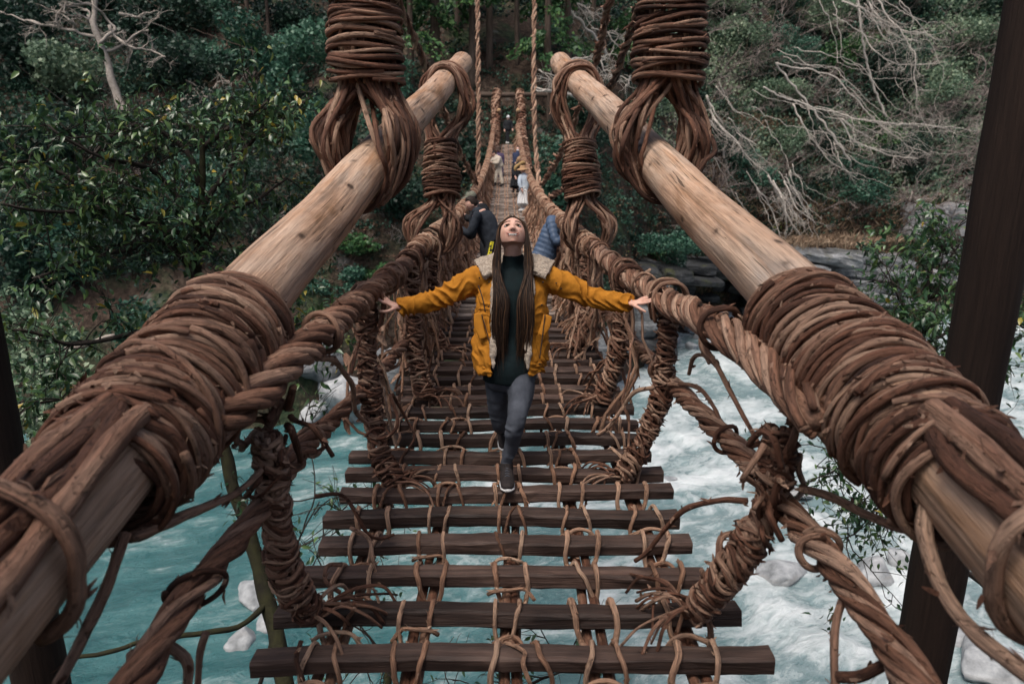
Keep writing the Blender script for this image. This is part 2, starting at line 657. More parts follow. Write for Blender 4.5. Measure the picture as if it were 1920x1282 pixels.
def ground_z(x, y):
    x, y = np.asarray(x, float), np.asarray(y, float)
    p = np.stack([x, y, 0 * x], -1)
    by = bank_y(x) + 1.3 * vnoise(p, 0.22, 3)
    d = y - by
    right = smooth01(6, 12, x)
    left = smooth01(-6, -14, x)
    dp = np.maximum(d, 0)
    zc = 14.0 * (1 - np.exp(-dp / 3.0))
    zl = 9.5 * (1 - np.exp(-dp / 5.0))
    zr = 6.0 * smooth01(4.0, 6.0, d) + 2.5 * (1 - np.exp(-np.maximum(d - 5, 0) / 5.0))
    z = zc * (1 - right) * (1 - left) + zl * left + zr * right
    z = z + (0.68 + 0.62 * right) * np.maximum(d - 5, 0)
    z = z - 11.2 + 1.2 * smooth01(-3, 0.3, d)
    z = z + smooth01(-1, 4, d) * (0.9 * fbm(p, 0.13, 5, 4) + 0.25 * fbm(p, 0.6, 9, 3))
    # the near bank the bridge starts from
    nb = 10.6 - y + 0.8 * vnoise(p, 0.3, 8)
    z = np.where(nb > 0, np.minimum(-11.2 + nb * 1.12, 0.0 + 0.25 * np.maximum(nb - 10, 0)), z)
    return z


def hit(px, py, lift=0.0):
    """where the line of sight through a measured point meets the slope"""
    d = nrm(U(px, py, 1.0) - CAMP)
    ts = np.arange(18, 130, 0.25)
    P = CAMP + d * ts[:, None]
    below = P[:, 2] < np.maximum(ground_z(P[:, 0], P[:, 1]) + lift, WATER_Z)
    return P[np.argmax(below)] if below.any() else P[-1]


xs = np.concatenate([np.arange(-95, -32, 2.5), np.arange(-32, 44, 0.6), np.arange(44, 100, 2.5)])
ys = np.concatenate([np.arange(-25, 26, 1.5), np.arange(26, 66, 0.5), np.arange(66, 125, 2.0)])
X, Y = np.meshgrid(xs, ys)
Z = ground_z(X, Y)
mb = MB()
nx, ny = len(xs), len(ys)
i = np.arange(ny - 1)[:, None] * nx + np.arange(nx - 1)[None, :]
V = np.stack([X, Y, Z], -1).reshape(-1, 3)
mb.add(V, np.stack([i, i + 1, i + nx + 1, i + nx], -1).reshape(-1, 4), None, V)
k = Nodes('forest_floor', 0.95, 0.15)
P_ = k.geo()
f1 = k.noise(P_, (1, 1, 1), 0.35, 5, 0.6)
f2 = k.noise(P_, (1, 1, 1), 3.5, 5, 0.65)
f3 = k.noise(P_, (1, 1, 1), 0.8, 4, 0.6)
c = k.ramp(f2, [(0.3, (0.018, 0.014, 0.012)), (0.5, (0.055, 0.038, 0.029)), (0.7, (0.11, 0.08, 0.062))])
c = k.mix(k.ramp(f1, [(0.48, g(0)), (0.62, g(0.75))]), c, k.ramp(f2, [(0.3, (0.012, 0.03, 0.018)), (0.7, (0.045, 0.08, 0.035))]))
c = k.mix(k.ramp(f3, [(0.6, g(0)), (0.72, g(0.6))]), c, (0.16, 0.16, 0.155))
k.color(c)
k.bump(f2, 1.0, 0.25)
setting('ground', mb, k.m)

# river
xs = np.concatenate([np.arange(-90, -22, 2.0), np.arange(-22, 30, 0.22), np.arange(30, 95, 1.0)])
ys = np.concatenate([np.arange(6, 13, 1.0), np.arange(13, 40, 0.2), np.arange(40, 75, 0.45)])
X, Y = np.meshgrid(xs, ys)
p = np.stack([X + 0.35 * Y, 0.45 * (Y - 0.4 * X), 0 * X], -1)
pw = p + 0.8 * np.stack([fbm(p, 0.35, 41, 2), fbm(p, 0.35, 47, 2), 0 * X], -1)
rough = 0.35 + 0.65 * smooth01(-4, 7, X)
Z = WATER_Z + rough * (0.20 * fbm(pw, 0.45, 21, 3) + 0.12 * (0.5 - np.abs(vnoise(pw, 1.1, 33))) + 0.05 * fbm(pw, 2.4, 29, 2))
mb = MB()
nx, ny = len(xs), len(ys)
i = np.arange(ny - 1)[:, None] * nx + np.arange(nx - 1)[None, :]
V = np.stack([X, Y, Z], -1).reshape(-1, 3)
crest = np.clip((Z - WATER_Z) / (0.25) * 0.5 + 0.5, 0, 1).ravel()
mb.add(V, np.stack([i, i + 1, i + nx + 1, i + nx], -1).reshape(-1, 4), None, V, crest)
k = Nodes('river_water', 0.16, 0.5)
P_ = k.geo()
rt = k.n('ShaderNodeMapping')
rt.inputs['Rotation'].default_value = (0, 0, math.radians(-24))
k.L(P_, rt.inputs['Vector'])
flow = rt.outputs[0]
sepn = k.n('ShaderNodeSeparateXYZ')
k.L(P_, sepn.inputs[0])
xx = sepn.outputs[0]
amount = k.n('ShaderNodeMapRange')
amount.inputs['From Min'].default_value = -9
amount.inputs['From Max'].default_value = 9
amount.inputs['To Min'].default_value = -0.055
amount.inputs['To Max'].default_value = 0.07
k.L(xx, amount.inputs['Value'])
big = k.noise(flow, (0.16, 0.34, 1), 1.0, 4, 0.6, 1.2)
mid_ = k.noise(flow, (0.6, 1.1, 1), 1.0, 7, 0.7, 1.8)
fin = k.noise(flow, (2.6, 4.2, 1), 1.0, 6, 0.72, 1.2)
cr = k.attr('rnd', 'Fac')
s_ = k.mathn('ADD', k.mathn('MULTIPLY', big, 0.58), k.mathn('MULTIPLY', mid_, 0.42))
s_ = k.mathn('ADD', s_, k.mathn('MULTIPLY', k.mathn('SUBTRACT', fin, 0.5), 0.17))
s_ = k.mathn('ADD', s_, k.mathn('MULTIPLY', k.mathn('SUBTRACT', cr, 0.5), 0.16))
s_ = k.mathn('ADD', s_, amount.outputs[0])
foam = k.ramp(s_, [(0.47, g(0.0)), (0.54, g(0.2)), (0.61, g(0.62)), (0.70, g(1.0))])
deep = k.ramp(big, [(0.34, (0.020, 0.095, 0.105)), (0.5, (0.050, 0.155, 0.165)), (0.68, (0.115, 0.235, 0.238))])
milk = k.n('ShaderNodeMapRange')
milk.inputs['From Min'].default_value = -3
milk.inputs['From Max'].default_value = 9
milk.inputs['To Max'].default_value = 0.75
k.L(xx, milk.inputs['Value'])
deep = k.mix(milk.outputs[0], deep, (0.22, 0.305, 0.325))
k.color(k.mix(foam, deep, (0.66, 0.71, 0.73)))
k.L(k.ramp(foam, [(0, g(0.10)), (1, g(0.75))]), k.b.inputs['Roughness'])
k.bump(k.mathn('ADD', mid_, k.mathn('MULTIPLY', fin, 0.45)), 0.8, 0.3)
setting('river', mb, k.m)

k = Nodes('grey_rock', 0.85, 0.3)
tc = k.attr('tc')
f1 = k.noise(tc, (0.7, 0.7, 4.0), 1.0, 5, 0.6, 0.6)
f2 = k.noise(tc, (1, 1, 1), 5.0, 5, 0.7)
c = k.ramp(f1, [(0.3, (0.07, 0.075, 0.08)), (0.5, (0.17, 0.18, 0.19)), (0.7, (0.33, 0.33, 0.34))])
c = k.mix(1.0, c, k.ramp(f2, [(0.3, g(0.55)), (0.6, g(1.1))]), 'MULTIPLY')
f3 = k.noise(tc, (1, 1, 1), 0.9, 4, 0.65)
c = k.mix(k.ramp(f3, [(0.56, g(0)), (0.68, g(0.6))]), c, (0.075, 0.07, 0.03))
k.color(c)
k.bump(k.mathn('ADD', f1, f2), 0.9, 0.12)
M['rock'] = k.m
k = Nodes('pale_boulder', 0.8, 0.3)
tc = k.attr('tc')
f1 = k.noise(tc, (1, 1, 1), 2.2, 6, 0.65)
f2 = k.noise(tc, (0.6, 0.6, 5), 1.0, 4, 0.6, 0.5)
c = k.ramp(f1, [(0.3, (0.15, 0.16, 0.17)), (0.55, (0.33, 0.345, 0.36)), (0.75, (0.50, 0.515, 0.53))])
c = k.mix(k.ramp(f2, [(0.55, g(0)), (0.7, g(0.5))]), c, (0.25, 0.24, 0.23))
k.color(c)
k.bump(f1, 0.7, 0.08)
M['boulder'] = k.m


def boulder(mb, c, size, seed, rot=0.0, nu=22, nv=14, rough=0.35, square=0.0):
    u = np.linspace(0, 2 * np.pi, nu, endpoint=False)
    v = np.linspace(-np.pi / 2, np.pi / 2, nv)
    Ug, Vg = np.meshgrid(u, v)
    D = np.stack([np.cos(Vg) * np.cos(Ug), np.cos(Vg) * np.sin(Ug), np.sin(Vg)], -1)
    if square:
        m = np.max(np.abs(D), -1, keepdims=True)
        D = D * (1 - square) + D / m * square * 0.85
    n1 = fbm(D + seed * 3.7, 1.1, seed, 3)[..., None]
    D = D * (1 + rough * n1)
    # a few flat cleavage planes
    for q in range(5):
        nn = nrm(rng.normal(size=3))
        h = 0.62 + 0.2 * rng.uniform()
        dd = D @ nn
        D = D - np.where(dd > h, dd - h, 0)[..., None] * nn * 0.85
    D = D * np.array(size)
    cr, sr = math.cos(rot), math.sin(rot)
    D = np.stack([D[..., 0] * cr - D[..., 1] * sr, D[..., 0] * sr + D[..., 1] * cr, D[..., 2]], -1)
    V = (D + np.array(c)).reshape(-1, 3)
    i = np.arange(nv - 1)[:, None] * nu
    j = np.arange(nu)[None, :]
    j2 = (j + 1) % nu
    q = np.stack([i + j, i + j2, i + nu + j2, i + nu + j], -1).reshape(-1, 4)
    mb.add(V, q, None, V, rng.uniform())


def at_water(px, py):
    d = nrm(U(px, py, 1.0) - CAMP)
    return CAMP + d * ((WATER_Z - CAMZ) / d[2])


# boulders standing in the rapids: px, py, half sizes, turn, label
for px, py, sz, rot, lab in [
    (1468, 1088, (0.95, 0.62, 0.42), 0.5, 'broad flat white boulder in the rapids right of the deck end'),
    (1640, 1086, (0.80, 0.62, 0.50), 0.8, 'rounded pale boulder between thick lower cable and right post'),
    (1695, 1066, (0.62, 0.45, 0.42), 0.7, 'smaller pale boulder half hidden by the right post'),
    (1588, 1066, (0.30, 0.26, 0.25), 0.2, 'small white stone left of the rounded pale boulder'),
    (1500, 930, (0.75, 0.4, 0.18), 0.3, 'dark wet rock barely breaking the white water'),
    (1245, 905, (0.6, 0.3, 0.12), 0.3, 'low wet rock in the foam beside the deck'),
    (1870, 1262, (0.9, 0.7, 0.42), 0.2, 'pale boulder in the bottom right corner'),
    (1800, 1205, (0.8, 0.4, 0.22), 0.1, 'flat wet rock below the right log'),
    (478, 1128, (0.55, 0.75, 0.45), 0.2, 'tall white boulder beside the mossy trunk'),
    (450, 1215, (0.42, 0.36, 0.34), 0.9, 'round white boulder near the bottom left mossy trunk'),
    (500, 1180, (0.4, 0.5, 0.25), 0.4, 'low white stone between the two boulders at the mossy trunk'),
]:
    b = at_water(px, py)
    mb = MB()
    boulder(mb, b + np.array([0, 0.2, 0.05]), sz, int(px) % 97, rot, 28, 18)
    thing('boulder', mb, M['boulder'], lab, 'boulder', loc=b)

# cobbles at the foot of the right cliff
cob = [(1290, 612), (1315, 628), (1262, 600), (1340, 600), (1372, 590), (1395, 582), (1420, 590), (1410, 606), (1435, 618), (1355, 575), (1384, 572), (1302, 590), (1280, 580), (1332, 640), (1296, 645), (1262, 632), (1450, 600), (1230, 590), (1246, 616), (1218, 640), (1362, 612), (1440, 640)]
for n, (px, py) in enumerate(cob):
    b = hit(px, py + 8)
    b[2] = WATER_Z
    mb = MB()
    s = rng.uniform(0.45, 1.0)
    boulder(mb, b + np.array([0, 0, 0.15]), (s, s * 0.8, s * rng.uniform(0.5, 0.8)), n + 5, rng.uniform(0, 3), 16, 10, 0.3, 0.25)
    thing('bank_stone', mb, M['boulder'], 'pale grey stone at the water edge under the right cliff', 'stone', loc=b, group='pale stones at the foot of the right cliff')

# left bank: pale rock ledges running into the water
for px, py, sz, rot, lab in [
    (640, 735, (1.7, 2.2, 1.3), 0.4, 'large pale rock ledge at the left waterline'),
    (585, 760, (1.4, 1.6, 0.9), 0.9, 'low pale rock left of the large ledge'),
    (715, 690, (1.3, 2.0, 1.5), 0.1, 'grey rock ledge behind the left handrail hanger'),
    (600, 660, (1.6, 1.5, 1.2), 0.6, 'mossy grey rock above the waterline behind left log wrap'),
    (1130, 640, (1.6, 1.8, 1.2), 0.3, 'grey rock at the water right of the far deck'),
    (1190, 600, (1.5, 2.0, 1.6), 0.8, 'mossy rock below the right handrail'),
]:
    b = hit(px, py)
    mb = MB()
    boulder(mb, b + np.array([0, 0.6, -0.3]), sz, int(px) % 53, rot, 30, 20, 0.3, 0.4)
    thing('rock_ledge', mb, M['rock'] if 'mossy' in lab or 'grey' in lab else M['boulder'], lab, 'rock', loc=b)


# right cliff: stacked strata over a hollow, its shade put into the rock colour
k = Nodes('shade_dark_strata', 0.8, 0.3)
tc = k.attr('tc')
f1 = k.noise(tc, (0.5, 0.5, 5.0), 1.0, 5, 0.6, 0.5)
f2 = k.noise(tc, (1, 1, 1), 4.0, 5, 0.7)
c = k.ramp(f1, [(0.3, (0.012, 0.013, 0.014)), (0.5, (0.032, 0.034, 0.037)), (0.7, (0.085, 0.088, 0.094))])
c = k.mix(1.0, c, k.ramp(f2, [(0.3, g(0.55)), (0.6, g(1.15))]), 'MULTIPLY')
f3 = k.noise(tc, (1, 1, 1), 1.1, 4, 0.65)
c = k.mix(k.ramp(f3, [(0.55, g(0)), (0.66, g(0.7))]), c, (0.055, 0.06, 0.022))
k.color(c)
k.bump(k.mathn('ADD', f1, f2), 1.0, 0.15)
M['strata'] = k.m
k = Nodes('pale_rock', 0.85, 0.25)
tc = k.attr('tc')
f1 = k.noise(tc, (1.0, 1.0, 3.5), 1.0, 6, 0.65, 0.7)
f2 = k.noise(tc, (1, 1, 1), 4.0, 5, 0.7)
c = k.ramp(f1, [(0.3, (0.10, 0.10, 0.105)), (0.48, (0.27, 0.27, 0.28)), (0.7, (0.42, 0.41, 0.41))])
c = k.mix(1.0, c, k.ramp(f2, [(0.3, g(0.5)), (0.6, g(1.1))]), 'MULTIPLY')
ck = k.voro(tc, (0.9, 0.9, 0.7), 1.0, 'DISTANCE_TO_EDGE')
c = k.mix(k.ramp(ck, [(0.015, g(0.85)), (0.06, g(0))]), c, (0.05, 0.035, 0.028))
k.color(c)
k.bump(k.mathn('ADD', f1, f2), 1.0, 0.15)
M['rock_pale'] = k.m


def rockbox(mb, c, half, rot, tilt, seed, n=6):
    """a chipped block of bedrock"""
    half = np.array(half)
    t = np.linspace(-1, 1, n)
    A, B_ = np.meshgrid(t, t)
    V, Q = [], []
    for ax in range(3):
        for sg in (-1, 1):
            P = np.zeros((n, n, 3))
            P[..., ax] = sg
            P[..., (ax + 1) % 3] = A
            P[..., (ax + 2) % 3] = B_ * sg
            k0 = len(V) * n * n
            V.append(P.reshape(-1, 3))
            i = np.arange(n - 1)[:, None] * n + np.arange(n - 1)[None, :]
            Q.append(np.stack([i, i + 1, i + n + 1, i + n], -1).reshape(-1, 4) + k0)
    V = np.vstack(V)
    cut = np.maximum(np.sum(V ** 6, 1) ** (1 / 6.0), 1)[:, None]
    V = V / cut
    V = V * half
    p = V + seed * 5.1
    V = V + 0.26 * np.stack([fbm(p, 0.9, seed, 3), fbm(p, 0.9, seed + 1, 3), 0.5 * fbm(p, 0.9, seed + 2, 3)], -1) * min(1.0, half[2] * 2.2)
    ct, st = math.cos(tilt), math.sin(tilt)
    V = np.stack([V[:, 0] * ct + V[:, 2] * st, V[:, 1], -V[:, 0] * st + V[:, 2] * ct], -1)
    cr, sr = math.cos(rot), math.sin(rot)
    V = np.stack([V[:, 0] * cr - V[:, 1] * sr, V[:, 0] * sr + V[:, 1] * cr, V[:, 2]], -1) + np.array(c)
    mb.add(V, np.vstack(Q), None, V, rng.uniform())


def strata(name, label, x0, x1, rows, face, mat_, back=5.0, thick=(0.35, 0.8), wid=(1.6, 3.6)):
    """courses of bedrock slabs; face(x, z) gives how far each course stands out towards the river"""
    e = empty(name, ((x0 + x1) / 2, float(bank_y((x0 + x1) / 2)), rows[0]), label, 'cliff')
    z = rows[0]
    while z < rows[1]:
        h = rng.uniform(*thick)
        x = x0 + rng.uniform(-1, 0.5)
        while x < x1:
            w = rng.uniform(*wid)
            xm = x + w / 2
            yf = float(bank_y(xm)) + face(xm, z) + rng.normal(0, 0.45)
            m_ = MB()
            dep = back * 0.5
            rockbox(m_, (xm, yf + dep, z + h / 2 - 0.10 * (xm - x0)), (w * 0.56, dep * 1.1, h * 0.54), rng.normal(0, 0.07), rng.normal(0.10, 0.03), int(rng.integers(1, 90)))
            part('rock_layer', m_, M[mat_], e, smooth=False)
            x += w
        z += h
    return e


def hollow(x, z):
    """a deep recess low on the left, rock standing out at the right"""
    cave = smooth01(8.5, 10.0, x) * (1 - smooth01(18.0, 21.0, x))
    low = 1 - smooth01(-6.0, -5.2, z)
    return 4.6 * cave * low - 0.9 * cave * (1 - low) + 0.8 * (1 - cave)


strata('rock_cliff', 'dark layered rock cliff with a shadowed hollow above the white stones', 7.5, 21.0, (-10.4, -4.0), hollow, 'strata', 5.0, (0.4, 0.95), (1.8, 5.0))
strata('rock_cliff', 'grey layered rock ledge under the dry grass right of the right log', 20.5, 34.0, (-10.4, -4.4), lambda x, z: -0.6 + 0.35 * (z + 10) * (x > 27) + 0.5 * math.sin(x * 0.9), 'rock', 5.5, (0.7, 1.5), (3.0, 7.0))
pb = hit(1770, 440)
pale = empty('rock_cliff', pb, 'pale cracked rock wall beside the right post', 'cliff')
for px, py, half, rot, tl in [(1738, 420, (1.9, 1.6, 1.7), 0.3, 0.25), (1800, 420, (1.9, 1.6, 2.0), -0.2, 0.05), (1770, 470, (2.2, 1.6, 1.1), 0.1, 0.2), (1700, 490, (1.5, 1.2, 0.7), 0.3, 0.15), (1842, 400, (1.6, 1.6, 2.2), 0.2, 0.1), (1652, 530, (1.4, 1.3, 0.6), 0.4, 0.3), (1760, 520, (2.0, 1.5, 0.7), 0.2, 0.2)]:
    m_ = MB()
    b = hit(px, py)
    rockbox(m_, b + [0, 0.8, -0.1], half, rot, tl, int(px) % 71, 9)
    part('rock_block', m_, M['rock_pale'], pale, smooth=False)


# ------------------------------------------------------------------ vegetation
def leaf_cards(mb, C, size, D=None, up=0.5, rnd=None, fold=0.25, aspect=0.45):
    """one bent diamond per leaf"""
    n = len(C)
    size = np.broadcast_to(np.asarray(size, float), (n,))[:, None]
    if D is None:
        D = nrm(rng.normal(size=(n, 3)))
    Nn = nrm(rng.normal(size=(n, 3)) + np.array([0, 0, up * 3]))
    S = nrm(np.cross(D, Nn))
    Nn = np.cross(S, D)
    L = size * rng.uniform(0.7, 1.3, (n, 1))
    w = L * aspect * rng.uniform(0.8, 1.2, (n, 1))
    b = C - D * L * 0.5
    t = C + D * L * 0.5 - Nn * L * 0.15
    l_ = C + S * w + Nn * L * fold * 0.3
    r_ = C - S * w + Nn * L * fold * 0.3
    V = np.stack([b, r_, t, l_], 1).reshape(-1, 3)
    q = np.arange(n)[:, None] * 4 + np.arange(4)
    rn = rng.uniform(0, 1, n) if rnd is None else rnd
    mb.add(V, q, None, V, np.repeat(rn, 4))


def big_leaf(mb, C, D, Nn, L, w, rnd):
    """pointed leaf folded along its midrib, 4 quads"""
    n = len(C)
    S = nrm(np.cross(D, Nn))
    Nn = np.cross(S, D)
    L, w = L[:, None], w[:, None]
    droop = -Nn
    pts = []
    for t, ww, dz in ((0, 0.05, 0), (0.3, 0.95, 0.02), (0.65, 0.8, 0.1), (1.0, 0.03, 0.28)):
        c = C + D * L * t + droop * L * dz
        pts += [c + S * w * ww * 0.5 + Nn * w * ww * 0.18, c, c - S * w * ww * 0.5 + Nn * w * ww * 0.18]
    V = np.stack(pts, 1).reshape(-1, 3)
    f = np.array([[0, 1, 4, 3], [1, 2, 5, 4], [3, 4, 7, 6], [4, 5, 8, 7], [6, 7, 10, 9], [7, 8, 11, 10]])
    q = (np.arange(n)[:, None, None] * 12 + f[None]).reshape(-1, 4)
    mb.add(V, q, None, V, np.repeat(rnd, 12))


def crown_points(c, r, n, blobs=9, seed=0, shell=0.55):
    """points through an uneven crown made of clumps with gaps between"""
    r = np.array(r, float)
    B = nrm(rng.normal(size=(blobs, 3))) * rng.uniform(0.35, 0.95, (blobs, 1))
    br = rng.uniform(0.28, 0.5, blobs)
    k_ = rng.choice(blobs, n, p=br ** 2 / (br ** 2).sum())
    d = nrm(rng.normal(size=(n, 3)))
    rad = br[k_] * rng.uniform(shell, 1.08, n)
    P = B[k_] + d * rad[:, None]
    tone = 0.5 + 0.38 * (d[:, 2]) + rng.normal(0, 0.14, n) + 0.15 * (B[k_, 2])
    return c + P * r, np.clip(0.5 + (hash3(k_, 1, 2, seed) - 0.5) * 0.5 + rng.normal(0, 0.2, n), 0, 1)


def branchy(mb, p, d, L, r, depth, spread=0.6, nb=3, droop=0.0, sides=5, kids=None, crook=0.22):
    n = 6 if depth > 0 else 4
    P = [p]
    dd = d.copy()
    for q in range(n):
        dd = nrm(dd + rng.normal(0, crook, 3) + np.array([0, 0, -droop * 0.12]))
        P.append(P[-1] + dd * L / n)
    P = np.array(P)
    tube(mb, P, np.linspace(r, r * 0.5, len(P)), sides if r > 0.02 else 3, 0.08 if r > 0.03 else 0, cap=False)
    if kids is not None:
        kids.append(P)
    if depth == 0:
        return
    for b in range(nb):
        t = rng.uniform(0.3, 1.0)
        q = P[int(t * (len(P) - 1))]
        nd = nrm(dd + rng.normal(0, spread, 3) + np.array([0, 0, -droop * 0.2]))
        branchy(mb, q, nd, L * rng.uniform(0.5, 0.75), r * rng.uniform(0.45, 0.65), depth - 1, spread, nb, droop, sides, kids, crook)


def shrub(px, py, r, n, size, mat_, label, group=None, lift=0.0, dark=0.0, base=None):
    b = hit(px, py) if base is None else np.array(base, float)
    e = empty('shrub', b, label, 'shrub', group)
    m1 = MB()
    c = b + np.array([0, 0, r[2] * 0.75 + lift])
    C, tone = crown_points(c, r, n, rng.integers(8, 14), rng.integers(99))
    leaf_cards(m1, C, size, up=0.45, rnd=tone)
    part('crown', m1, M[mat_], e)
    m2 = MB()
    for q in range(4):
        vine(m2, [b + rng.normal(0, 0.1, 3) * [1, 1, 0] - [0, 0, 0.2], b + [rng.normal(0, r[0] * 0.2), rng.normal(0, r[1] * 0.2), r[2] * 0.5], b + [rng.normal(0, r[0] * 0.5), rng.normal(0, r[1] * 0.5), r[2] * 1.2]], 0.035, 0.25, 0.03, 5, 0.4)
    part('trunk', m2, M['brown_bark'], e)
    return e


# --- low growth: clumps where lines of sight meet the slope
GX, GY = np.arange(-60, 70, 0.5), np.arange(20, 124, 0.5)
GG = ground_z(*np.meshgrid(GX, GY))


def ground_fast(x, y):
    i = np.clip((y - GY[0]) / 0.5, 0, len(GY) - 1.01)
    j = np.clip((x - GX[0]) / 0.5, 0, len(GX) - 1.01)
    i0, j0 = i.astype(int), j.astype(int)
    a, b = i - i0, j - j0
    return (GG[i0, j0] * (1 - a) * (1 - b) + GG[i0 + 1, j0] * a * (1 - b) + GG[i0, j0 + 1] * (1 - a) * b + GG[i0 + 1, j0 + 1] * a * b)


def hits(px, py):
    d = nrm(FWD + RGT * ((px - CXP) / FPX)[:, None] + UPV * ((CYP - py) / FPX)[:, None])
    best = np.full(len(px), np.nan)
    for t in np.arange(24, 120, 0.4):
        P = CAMP + d * t
        new = np.isnan(best) & (P[:, 2] < np.maximum(ground_fast(P[:, 0], P[:, 1]), WATER_Z))
        best[new] = t
    ok = ~np.isnan(best)
    P = CAMP + d[ok] * best[ok][:, None]
    ok2 = P[:, 2] > WATER_Z + 0.6
    return P[ok2]


def clumps(name, mat_, n, per, r, size, xr, yr, label, cat, thr=-9.0, seed=1, aspect=0.45, flat=0.6, up=0.45):
    B_ = hits(rng.uniform(*xr, n), rng.uniform(*yr, n))
    B_ = B_[fbm(B_ * [1, 1, 0], 0.17, seed, 3) + rng.normal(0, 0.15, len(B_)) > thr]
    n = len(B_)
    far = np.linalg.norm(B_ - CAMP, axis=1) / 50
    rr = r * rng.uniform(0.5, 1.4, n) * far
    tone = np.clip(0.5 + 0.45 * fbm(B_, 0.35, seed + 5, 2) + rng.normal(0, 0.12, n), 0, 1)
    C = np.repeat(B_, per, 0)
    d_ = nrm(rng.normal(size=(n * per, 3)))
    d_[:, 2] = np.abs(d_[:, 2]) * flat * 1.6
    C = C + d_ * np.repeat(rr, per)[:, None] * rng.uniform(0.3, 1.0, (n * per, 1))
    m_ = MB()
    leaf_cards(m_, C, size * rng.uniform(0.7, 1.3, len(C)) * np.repeat(far, per), up=up, rnd=np.clip(np.repeat(tone, per) + rng.normal(0, 0.16, n * per), 0, 1), aspect=aspect)
    setting(name, m_, M[mat_], smooth=False, kind='stuff', label=label, category=cat)


clumps('undergrowth', 'leaf_dark', 5200, 30, 0.75, 0.20, (-120, 2040), (-60, 520), 'dark green low growth covering the far hillside', 'undergrowth', -0.6, 61)
clumps('undergrowth', 'leaf_teal', 2600, 30, 0.7, 0.18, (-100, 1960), (-60, 430), 'teal green low growth scattered over the hillside', 'undergrowth', -0.05, 71)
clumps('undergrowth', 'leaf_pale', 4000, 30, 0.85, 0.17, (1180, 2000), (-60, 380), 'pale grey green brushy growth on the right half of the hillside', 'undergrowth', -0.2, 81)
clumps('leaf_litter', 'leaf_litter', 2600, 14, 0.8, 0.15, (560, 2000), (300, 640), 'brown fallen leaves lying on the far slope', 'leaf litter', -9, 91, 0.5, 0.12, 1.2)

# --- dry grass above the right cliff
mb = MB()
N1 = 26000
gx = rng.normal(27, 4.5, N1)
gy = bank_y(gx) + 3.6 + rng.uniform(0, 1, N1) ** 1.3 * 8
gy2 = bank_y(gx) + rng.uniform(-0.6, 4.5, N1)
led = (rng.uniform(0, 1, N1) < 0.08) & (gx > 20) & (gx < 33)
gy = np.where(led, gy2, gy)
gz = np.where(led, -4.0 + 0.25 * vnoise(np.stack([gx, gy, 0 * gx], -1), 0.8, 4), ground_z(gx, gy))
C = np.stack([gx, gy, gz + 0.25], -1)
D = nrm(np.stack([rng.normal(0, 0.35, N1), rng.normal(-0.45, 0.35, N1), np.full(N1, 0.55)], -1))
leaf_cards(mb, C, rng.uniform(0.5, 1.0, N1), D=D, up=0.2, aspect=0.05, rnd=rng.uniform(0, 1, N1))
setting('dry_grass', mb, M['grass_dry'], smooth=False, kind='stuff', label='dry tan grass hanging over the right cliff edge', category='grass')

